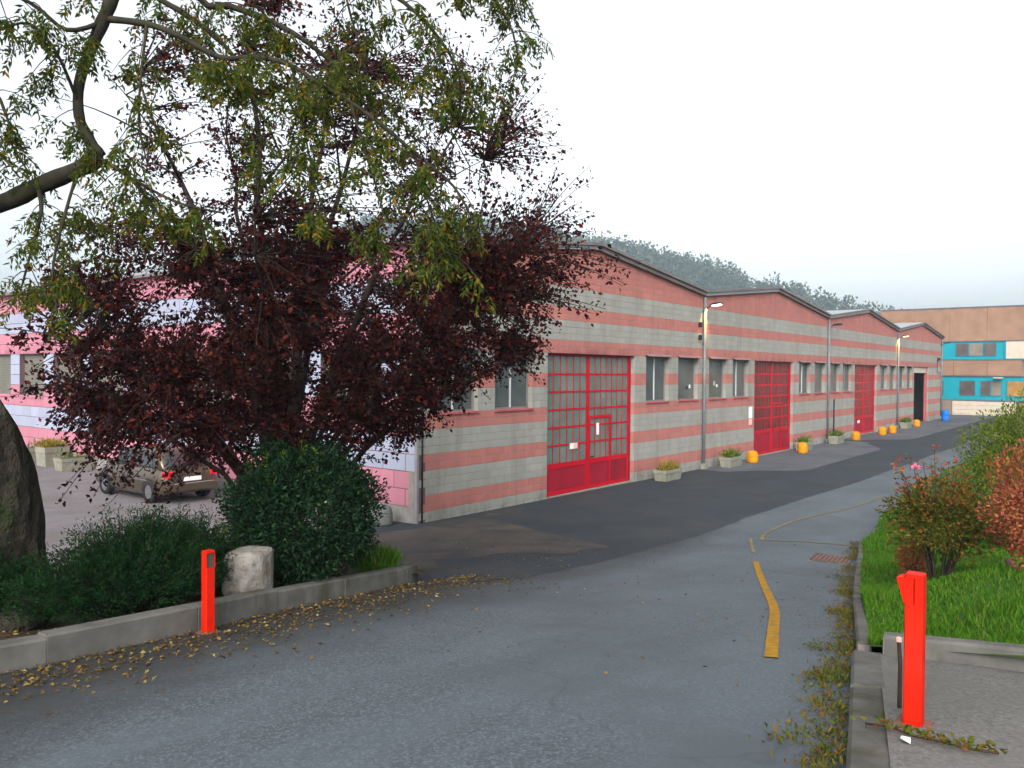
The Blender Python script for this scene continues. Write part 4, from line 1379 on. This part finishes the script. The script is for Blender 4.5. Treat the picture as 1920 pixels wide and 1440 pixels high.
# ------------------------------------------------------------------ overhanging ash tree on the left
BR = {
 'main':[(-12.20,-4.06,.85,.30),(-12.18,-4.09,3.21,.227),(-12.15,-4.29,4.35,.200),(-11.97,-4.67,4.76,.139),(-11.55,-5.53,4.94,.113),(-11.18,-6.32,5.09,.088),(-11.02,-6.69,5.22,.082),(-10.87,-7.05,5.33,.076),(-10.77,-7.17,5.42,.070),(-10.81,-7.12,5.55,.055),(-10.86,-7.05,5.75,.047),(-10.86,-7.05,6.01,.047),(-10.81,-7.12,6.26,.051),(-10.75,-7.20,6.49,.059),(-10.70,-7.26,6.69,.059),(-10.56,-7.27,7.21,.056),(-10.30,-7.44,7.93,.048)],
 'r1':[(-10.73,-7.22,6.52,.034),(-10.58,-7.57,6.44,.029),(-10.48,-7.86,6.31,.027),(-10.34,-8.20,6.11,.024),(-10.21,-8.53,6.07,.022),(-10.13,-8.80,5.97,.020),(-10.07,-9.03,5.81,.019),(-9.93,-9.21,5.68,.017),(-9.85,-9.47,5.48,.017),(-9.72,-9.64,5.30,.015),(-9.62,-9.93,5.04,.011),(-9.53,-10.05,4.78,.007)],
 'r2':[(-10.62,-7.20,7.00,.035),(-10.43,-7.44,6.74,.028),(-10.29,-7.61,6.61,.026),(-10.12,-7.83,6.40,.024),(-10.01,-7.97,6.18,.017),(-9.97,-8.02,5.97,.015),(-9.86,-8.16,5.67,.011),(-9.78,-8.27,5.32,.006)],
 'r3':[(-10.38,-7.34,7.53,.039),(-10.11,-7.52,6.83,.033),(-9.96,-7.72,6.76,.031),(-9.77,-7.95,6.66,.029),(-9.59,-8.19,6.50,.024),(-9.32,-8.36,6.30,.018),(-9.15,-8.58,6.17,.014),(-8.98,-8.79,5.81,.009)],
 'r4':[(-10.30,-7.44,7.93,.039),(-10.01,-8.14,7.38,.032),(-9.72,-8.83,6.86,.025),(-9.48,-9.29,6.53,.018),(-9.35,-9.62,6.13,.012),(-9.25,-9.75,5.73,.008)],
 'r5':[(-10.01,-8.14,7.38,.025),(-9.30,-8.72,7.41,.022),(-8.71,-9.14,7.17,.018),(-8.38,-9.40,6.76,.014),(-8.31,-9.49,6.35,.009)],
 'r6':[(-8.71,-9.14,7.17,.016),(-8.27,-9.37,7.09,.012),(-8.05,-9.50,6.76,.007)],
 'l1':[(-11.02,-6.69,5.22,.026),(-11.09,-6.92,4.97,.017),(-11.18,-6.97,4.66,.012),(-11.27,-7.02,4.36,.008)],
 'l2':[(-10.77,-7.17,5.42,.025),(-10.73,-7.55,5.24,.019),(-10.65,-7.81,4.98,.014),(-10.63,-8.00,4.72,.010)],
 'l3':[(-10.75,-7.20,6.49,.025),(-11.01,-7.18,6.35,.019),(-11.23,-7.07,6.51,.016),(-11.57,-6.80,6.66,.014)],
 'l4':[(-11.55,-5.53,4.94,.036),(-11.51,-5.91,5.46,.026),(-11.28,-6.36,5.99,.017),(-11.21,-6.61,5.71,.013),(-11.20,-6.63,5.54,.011),(-11.10,-6.75,5.28,.008)],
 'l5':[(-10.86,-7.05,5.84,.021),(-11.06,-7.12,6.18,.014),(-11.23,-7.07,6.35,.012),(-11.40,-7.02,6.26,.010)],
 'l6':[(-10.87,-7.05,5.33,.019),(-11.12,-7.37,4.83,.014),(-11.21,-7.42,4.46,.012),(-11.23,-7.56,4.14,.006)],
 'l7':[(-10.73,-7.55,5.24,.016),(-10.60,-8.03,5.00,.012),(-10.44,-8.40,4.90,.008)],
 'm1':[(-10.58,-7.57,6.44,.017),(-10.71,-7.74,5.99,.012),(-10.77,-7.82,5.59,.010),(-10.73,-7.87,5.27,.006)],
 'm2':[(-10.13,-8.80,5.97,.012),(-10.14,-8.94,5.54,.010),(-10.15,-9.09,5.09,.008),(-10.08,-9.18,4.75,.006)],
 'm3':[(-9.93,-9.21,5.68,.012),(-9.92,-9.38,5.25,.009),(-9.85,-9.47,4.87,.008),(-9.89,-9.42,4.72,.006)],
 'm4':[(-9.72,-9.64,5.30,.009),(-9.71,-9.81,4.85,.007),(-9.62,-9.93,4.52,.006)],
 'm5':[(-9.72,-8.83,6.86,.012),(-9.73,-8.98,6.41,.010),(-9.72,-9.15,6.04,.008)],
 'l0':[(-11.97,-4.67,4.76,.070),(-12.32,-4.87,5.67,.053),(-12.36,-5.47,6.58,.037),(-12.17,-6.04,7.29,.024)],
}
def ash_tree():
    o0 = Vector((-12.2, -4.06, bed_z(-12.2, -4.06)))
    root = empty('overhanging_tree', o0)
    tag(root, 'tall green leaved tree reaching a crooked bare branch in from the left', 'tree')
    r_ = random.Random(4)
    w = MB(); tw = MB(); C, D, Nn = [], [], []
    for name, pts in BR.items():
        P = [Vector(p[:3]) - o0 for p in pts]; rad = [p[3] * .85 for p in pts]
        # smooth by Catmull-Rom
        Q, RR = [], []
        for i in range(len(P) - 1):
            p0, p1, p2, p3 = P[max(0, i - 1)], P[i], P[i + 1], P[min(len(P) - 1, i + 2)]
            for k in range(4):
                t = k / 4
                Q.append(.5 * ((2 * p1) + (p2 - p0) * t + (2 * p0 - 5 * p1 + 4 * p2 - p3) * t * t + (3 * p1 - p0 - 3 * p2 + p3) * t ** 3))
                RR.append((rad[i] + (rad[i + 1] - rad[i]) * t) * (1 + .06 * math.sin(len(Q) * 1.7)))
        Q.append(P[-1]); RR.append(rad[-1])
        w.tube(Q, RR, 10 if name == 'main' else 6)
        total = sum((b - a).length for a, b in zip(P, P[1:]))
        if name == 'main':
            ntw = 12
        else:
            ntw = int(total * (8.5 if name[0] in 'lm' else 9.0))
        for q in range(ntw):
            f = r_.uniform(.18, 1.0) if name != 'main' else r_.uniform(.45, 1.0)
            i = min(len(Q) - 2, int(f * (len(Q) - 1)))
            p0 = Q[i]
            ln = r_.uniform(.18, .62)
            a = r_.uniform(0, 6.28318)
            t = p0 + Vector((math.cos(a) * ln * .62, math.sin(a) * ln * .62, -ln * r_.uniform(.15, .75)))
            mid = p0.lerp(t, .45) + Vector((0, 0, .10))
            tw.tube(bez(p0, mid, t, 4), [.006, .005, .004, .003, .002], 3, 0, True, False)
            # compound leaves hang from the outer part of the twig
            for c in range(r_.randint(5, 10)):
                s = r_.uniform(.35, 1.0)
                b0 = p0 * ((1 - s) ** 2) + mid * (2 * s * (1 - s)) + t * (s * s)
                az = r_.uniform(0, 6.28318)
                rd = Vector((math.cos(az) * .55, math.sin(az) * .55, -r_.uniform(.35, 1.1))).normalized()
                sd = rd.cross(Vector((math.sin(az * 3), math.cos(az * 2), .4))).normalized()
                Lr = r_.uniform(.12, .22)
                for k in range(5):
                    pp = b0 + rd * Lr * (k + 1) / 5 + Vector((0, 0, -.02 * (k / 5) ** 2))
                    for sg in (-1, 1):
                        C.append(tuple(pp)); D.append(tuple(sd * sg * .75 + rd * .55 + Vector((0, 0, -.35))))
                C.append(tuple(b0 + rd * Lr)); D.append(tuple(rd))
    C = np.array(C); D = np.array(D) + rng.normal(size=(len(D), 3)) * .18
    L = rng.uniform(.038, .07, len(C))
    w.build('trunk', M['bark_moss'], root)
    tag(tw.build('twigs', M['bark'], root), kind='stuff')
    leaf_object('crown', C, D, L, L * rng.uniform(.28, .40, len(C)), M['leaf_ash'], root)
ash_tree()

# ------------------------------------------------------------------ shrubs
def shrub(name, x, y, z, rx, ry, rz, n, leaf, lw, mat, label, stems=14, inner=.35, cat='shrub', up=.3, lump=.16, zc=.52, seed=1, stem_r=.012, bark='bark', group=None):
    r_ = random.Random(seed)
    root = empty(name, (x, y, z)); tag(root, label, cat, group)
    s = MB()
    for k in range(stems):
        a = r_.uniform(0, 6.28318); f = math.sqrt(r_.random())
        t = Vector((math.cos(a) * rx * f * .85, math.sin(a) * ry * f * .85, rz * r_.uniform(1.1, 1.75)))
        b0 = Vector((math.cos(a) * rx * .14, math.sin(a) * ry * .14, -.05))
        s.tube(bez(b0, Vector((t.x * .45, t.y * .45, t.z * .6)), t, 6), [stem_r * (1 - .7 * i / 6) for i in range(7)], 5)
    s.build('stems', M[bark], root)
    u = unit(n)
    rad = inner + (1 - inner) * rng.uniform(0, 1, (n, 1)) ** .45
    lob = 1 + lump * (np.sin(u[:, :1] * 5 + seed) * np.sin(u[:, 1:2] * 6 + seed * 2) + .7 * np.sin(u[:, 2:3] * 7 + u[:, :1] * 4 + seed) + .5 * np.sin(u[:, 1:2] * 13 + u[:, :1] * 11))
    c = u * rad * lob * np.array([rx, ry, rz])
    c[:, 2] += rz * (zc * 2)
    c[:, 2] = np.maximum(c[:, 2], rng.uniform(.02, .12, n))
    d = u * .8 + unit(n) * .9 + np.array([0, 0, up])
    L = rng.uniform(leaf * .7, leaf * 1.25, n)
    leaf_object('foliage', c, d, L, L * lw * rng.uniform(.8, 1.2, n), mat, root)
    return root
zb = bed_z(-8.35, -6.3)
bush = shrub('evergreen_bush', -8.12, -6.30, zb, .90, .82, .80, 26000, .055, .45, M['leaf_bush'], 'big dark green bush below the plum tree, beside the pale stone', 16, .4, seed=3, lump=.10)
# young shoots on top of it
n_ = 700
a = rng.uniform(0, 6.28, n_); rr = rng.uniform(.1, .75, n_)
k_ = rng.integers(0, 26, n_)
ka = rng.uniform(0, 6.28, 26); kr = rng.uniform(.05, .72, 26); kh = rng.uniform(.12, .35, 26)
zz = rng.uniform(0, 1, n_)
c = np.stack([np.cos(ka[k_]) * kr[k_] * .85 + rng.normal(size=n_) * .02, np.sin(ka[k_]) * kr[k_] * .8 + rng.normal(size=n_) * .02, 1.40 - kr[k_] ** 2 * .5 + zz * kh[k_]], 1)
tag(leaf_object('young_shoots', c, unit(n_) + np.array([0, 0, .9]), rng.uniform(.03, .05, n_), rng.uniform(.012, .02, n_), M['leaf_bush_new'], bush), kind='stuff')

def juniper(x, y, rx, ry, h, n_spray, label, seed, rot=0):
    r_ = random.Random(seed)
    root = empty('juniper', (x, y, bed_z(x, y)), rot); tag(root, label, 'shrub', 'junipers in the left bed')
    C, D, L, W = [], [], [], []
    s = MB()
    for k in range(n_spray):
        a = r_.uniform(0, 6.28318); f = r_.random() ** .55
        ex, ey = math.cos(a) * rx * f, math.sin(a) * ry * f
        top = h * (1.02 - .55 * f * f) * r_.uniform(.45, 1.08)
        t = Vector((ex, ey, max(.05, top)))
        p0 = Vector((ex * .45, ey * .45, t.z * .35))
        dirv = (t - p0)
        if k % 6 == 0:
            s.tube(bez(Vector((ex * .08, ey * .08, 0)), p0 + Vector((0, 0, .05)), t, 4), [.012, .010, .008, .005, .003], 4, 0, True, False)
        m_ = 38
        ts = np.linspace(.35, 1, m_)
        pts = np.array([list(p0.lerp(t, q)) for q in ts]) + rng.normal(size=(m_, 3)) * .018
        C.append(pts); D.append(np.array(list(dirv.normalized())) * .9 + unit(m_) * .8)
        L.append(rng.uniform(.022, .048, m_)); W.append(rng.uniform(.007, .013, m_))
    s.build('stems', M['bark'], root)
    leaf_object('foliage', np.concatenate(C), np.concatenate(D), np.concatenate(L), np.concatenate(W), M['leaf_juniper'], root)
juniper(-10.25, -6.60, 1.0, .62, .90, 1300, 'spreading dark green juniper in front of the boulder, left of the red post', 5)
juniper(-9.55, -6.15, .75, .7, .88, 900, 'dark green juniper behind the left red post', 8)
juniper(-11.35, -5.75, .8, .6, .85, 800, 'dark green juniper below the tall boulder at the left edge', 9)
shrub('grass_tuft', -6.95, -6.22, bed_z(-6.95, -6.22), .34, .26, .16, 1500, .12, .10, M['leaf_grass'], 'bright green grassy tuft at the tip of the left bed', 0, .0, 'plant', 1.6, .1, .45, 4)
shrub('grass_tuft', -9.0, -5.95, bed_z(-9.0, -5.95), .40, .30, .34, 1800, .08, .2, M['leaf_green'], 'bright green plant behind the pale stone', 6, .0, 'plant', .8, .1, .5, 6)

# rose bush with red shoots and one pink bloom
def rose_bush():
    x, y = -2.85, -11.8
    z = lawn_z(x, y)
    root = shrub('rose_bush', x, y, z, .60, .58, .46, 4300, .052, .55, M['leaf_rose'], 'leggy rose bush with red tipped shoots and one pink bloom on the lawn', 26, .25, 'shrub', .2, .2, .80, 13, .011)
    r_ = random.Random(2)
    s = MB(); C, D = [], []
    tips = []
    for k in range(24):
        a = r_.uniform(0, 6.28318); f = r_.uniform(.15, .95)
        t = Vector((math.cos(a) * .70 * f, math.sin(a) * .68 * f, r_.uniform(1.05, 1.55)))
        if k == 0: t = Vector((-.02, .28, 1.34))
        if k == 1: t = Vector((.05, .10, 1.70))
        if k == 2: t = Vector((-.1, .52, 1.45))
        b0 = Vector((t.x * .5, t.y * .5, .75))
        P = bez(b0, b0.lerp(t, .5) + Vector((0, 0, .12)), t, 5)
        s.tube(P, [.007, .006, .005, .004, .003, .002], 4)
        tips.append(t)
        for q in range(22):
            p = P[1].lerp(t, (q / 22) ** .8) if k else P[1].lerp(t, .8 * q / 22)
            C.append(tuple(p + Vector((r_.uniform(-.05, .05), r_.uniform(-.05, .05), r_.uniform(-.05, .05))))); D.append((r_.uniform(-1, 1), r_.uniform(-1, 1), r_.uniform(-.4, .6)))
    s.build('shoots', M['wood'], root)
    n_ = len(C)
    mi = (rng.uniform(0, 1, n_) < .55).astype(int)
    leaf_object('shoot_leaves', np.array(C), np.array(D), rng.uniform(.04, .07, n_), rng.uniform(.024, .04, n_), None, root, mats=[M['leaf_rose'], M['leaf_redshoot']], midx=mi)
    fl = unit(46)
    fl[:, 2] = np.abs(fl[:, 2]) * .8
    c = np.array(list(tips[0])) + fl * rng.uniform(.0, .03, (46, 1))
    leaf_object('bloom', c, fl + np.array([0, 0, .5]), rng.uniform(.035, .055, 46), rng.uniform(.04, .055, 46), M['petal'], root)
rose_bush()
shrub('barberry', -2.0, -11.32, lawn_z(-2.0, -11.32), .20, .20, .30, 1500, .04, .5, M['leaf_barberry'], 'low burgundy plant at the left foot of the rose bush', 8, .2, 'shrub', .3, .15, .52, 15)
shrub('barberry', -3.3, -12.95, lawn_z(-3.3, -12.95), .62, .60, .72, 9000, .05, .5, M['leaf_barberry'], 'rusty red barberry shrub at the right edge of the lawn', 16, .35, 'shrub', .3, .18, .50, 16)
shrub('flowering_shrub', 3.1, -12.2, lawn_z(3.1, -12.2), 1.15, 1.1, 1.38, 22000, .065, .4, M['leaf_green'], 'tall yellow green shrub behind the rose bush at the right edge', 18, .35, 'shrub', .4, .16, .50, 18)
lg = MB(); lg.tube([(-.45, 0, .06), (-.1, .03, .075), (.5, -.04, .06)], [.05, .055, .045], 8)
tag(lg.build('fallen_log', M['iron'], None, (-2.0, -12.5, lawn_z(-2.0, -12.5)), .35), 'short reddish log lying on the lawn by the rose bush', 'log')

# ------------------------------------------------------------------ ground cover and litter
def strew(n, fx, fy): return fx(n), fy(n)
# lawn grass
nb = 85000
x = -7.6 + rng.uniform(0, 1, nb) ** 1.7 * 17
yl = np.array([lawn_edge(v) for v in x])
y = yl - .10 - rng.uniform(0, 1, nb) ** 1.2 * 5.2
z = np.array([lawn_z(a, b) for a, b in zip(x, y)])
d = rng.normal(size=(nb, 3)) * .38 + np.array([0, 0, 1.0])
hgt = rng.uniform(.02, .085, nb) * (1 + .35 * np.sin(x * 2.3) * np.sin(y * 3.1)) * (1 + .05 * (x + 7.6))
tag(leaf_object('grass', np.stack([x, y, z - .006], 1), d, hgt, rng.uniform(.006, .011, nb) * (1 + .07 * (x + 7.6)), M['leaf_grass']), 'short bright green grass of the lawn', 'grass', kind='stuff')
# weeds along the right road edge
cl = []
for k in range(100):
    xx = -10.2 + 15.0 * random.random() ** 1.5
    cl.append((xx, (edge_y(xx) if xx < -7.7 else lawn_edge(xx)) + random.uniform(.0, .16) * (1 if random.random() < .75 else 2.0), random.uniform(.5, 1.25)))
C, D, L, W = [], [], [], []
for xx, yy, s in cl:
    m_ = 60
    o = rng.normal(size=(m_, 2)) * .06 * s
    px_ = xx + o[:, 0] * 1.4; py_ = yy + o[:, 1]
    pz_ = np.array([g(a, b) for a, b in zip(px_, py_)])
    C.append(np.stack([px_, py_, pz_ + rng.uniform(0, .05, m_) * s], 1)); D.append(unit(m_) * .9 + np.array([0, 0, .7]))
    L.append(rng.uniform(.018, .05, m_) * s); W.append(rng.uniform(.006, .018, m_) * s)
tag(leaf_object('weeds', np.concatenate(C), np.concatenate(D), np.concatenate(L), np.concatenate(W), M['leaf_weed']), 'straggling weeds growing along the right road edge', 'weeds', kind='stuff')
# fallen leaves: along the left kerb, in the bed, a few on the road
def litter(n, xs_, ys_, zf):
    z = np.array([zf(a, b) for a, b in zip(xs_, ys_)])
    return np.stack([xs_, ys_, z + .014], 1)
n1 = 2600
x1 = rng.uniform(-12.5, -5.5, n1)
y1 = np.array([kerb_y(v) for v in x1]) - .02 - np.abs(rng.normal(size=n1)) * .55
n2 = 1100
x2 = rng.uniform(-12.2, -6.4, n2); y2 = np.array([kerb_y(v) for v in x2]) + .2 + rng.uniform(0, 1.6, n2) ** 1.3
n3 = 260
x3 = rng.uniform(-9.5, 4, n3); y3 = rng.uniform(-12, -4.5, n3)
n4 = 420
x4 = rng.uniform(-6.2, .5, n4); y4 = -5.5 + rng.normal(size=n4) * 1.2 + (x4 + 3) * .45
n5 = 260
x5 = rng.uniform(-10, 2, n5); y5 = np.array([edge_y(v) if v < -7.7 else lawn_edge(v) for v in x5]) + np.abs(rng.normal(size=n5)) * .18
C = np.concatenate([litter(n1, x1, y1, g), litter(n2, x2, y2, bed_z), litter(n3, x3, y3, g), litter(n4, x4, y4, g), litter(n5, x5, y5, g)])
n_ = len(C)
d = rng.normal(size=(n_, 3)); d[:, 2] *= .18
L = rng.uniform(.018, .05, n_)
tag(leaf_object('fallen_leaves', C, d, L, L * rng.uniform(.45, .7, n_), M['leaf_fall'], normal=np.tile(np.array([0, 0, 1.0]), (n_, 1))), 'yellow and brown fallen leaves along the left kerb', 'leaves', kind='stuff')
# creeping vine across the right pavement
vp = [(-9.72, -12.70), (-9.70, -12.80), (-9.78, -12.92), (-9.80, -13.04), (-9.83, -13.14), (-9.80, -13.26)]
P = [Vector((a, b, walk_z(a, b) + .02)) for a, b in vp]
v = MB(); v.tube(P, .006, 5)
vine = v.build('creeping_vine', M['wood'])
tag(vine, 'creeping vine with red and yellow leaves lying across the right pavement', 'vine')
C, D = [], []
for k in range(110):
    f = random.random() ** .9 * (len(P) - 1.001); i = int(f)
    p = P[i].lerp(P[i + 1], f - i)
    C.append((p.x + random.gauss(0, .018), p.y + random.gauss(0, .018), p.z + random.uniform(.0, .025))); D.append((random.gauss(0, 1), random.gauss(0, 1), .35))
leaf_object('vine_leaves', np.array(C), np.array(D), rng.uniform(.02, .045, 110), rng.uniform(.015, .03, 110), M['leaf_weed'], vine)
# drain grate in the road
gr = empty('drain_grate', (1.95, -9.10, g(1.95, -9.10) + .012), .18)
tag(gr, 'rusty red iron drain cover set in the road near the lawn', 'drain cover')
slope = math.atan((g(2.45, -9.1) - g(1.45, -9.1)) / 1.0)
gr.rotation_euler.y = -slope
f = MB()
for a, b, c, d_ in ((-.60, .60, -.36, -.31), (-.60, .60, .31, .36), (-.60, -.54, -.31, .31), (.54, .60, -.31, .31)):
    f.box(a, b, c, d_, -.03, .012)
f.build('rim', M['kerb'], gr)
for k in range(8):
    MB().box(-.53, .53, -.295 + k * .075, -.25 + k * .075, -.02, .006).build('bar', M['iron'], gr)
# scrap of white paper on the pavement
pp = MB(); pp.add([(0, 0, .004), (.05, .01, .012), (.06, .05, .006), (.01, .045, .014)], [(0, 1, 2), (0, 2, 3)])
tag(pp.build('paper_scrap', M['white'], None, (-9.87, -12.93, walk_z(-9.87, -12.93) + .002)), 'small white paper scrap at the foot of the right post', 'litter')
# ------------------------------------------------------------------ haze
hz = MB(); hz.box(-990, 990, -990, 990, -2.4, 150)
m = bpy.data.materials.new('haze'); m.use_nodes = True
m.node_tree.nodes.clear()
pv = m.node_tree.nodes.new('ShaderNodeVolumePrincipled')
pv.inputs['Color'].default_value = (.66, .85, 1.0, 1)
pv.inputs['Density'].default_value = .00065
pv.inputs['Anisotropy'].default_value = .2
mo = m.node_tree.nodes.new('ShaderNodeOutputMaterial')
m.node_tree.links.new(pv.outputs[0], mo.inputs['Volume'])
hzo = hz.build('haze', m)
tag(hzo, 'thin pale haze over the whole place', 'haze', kind='stuff')
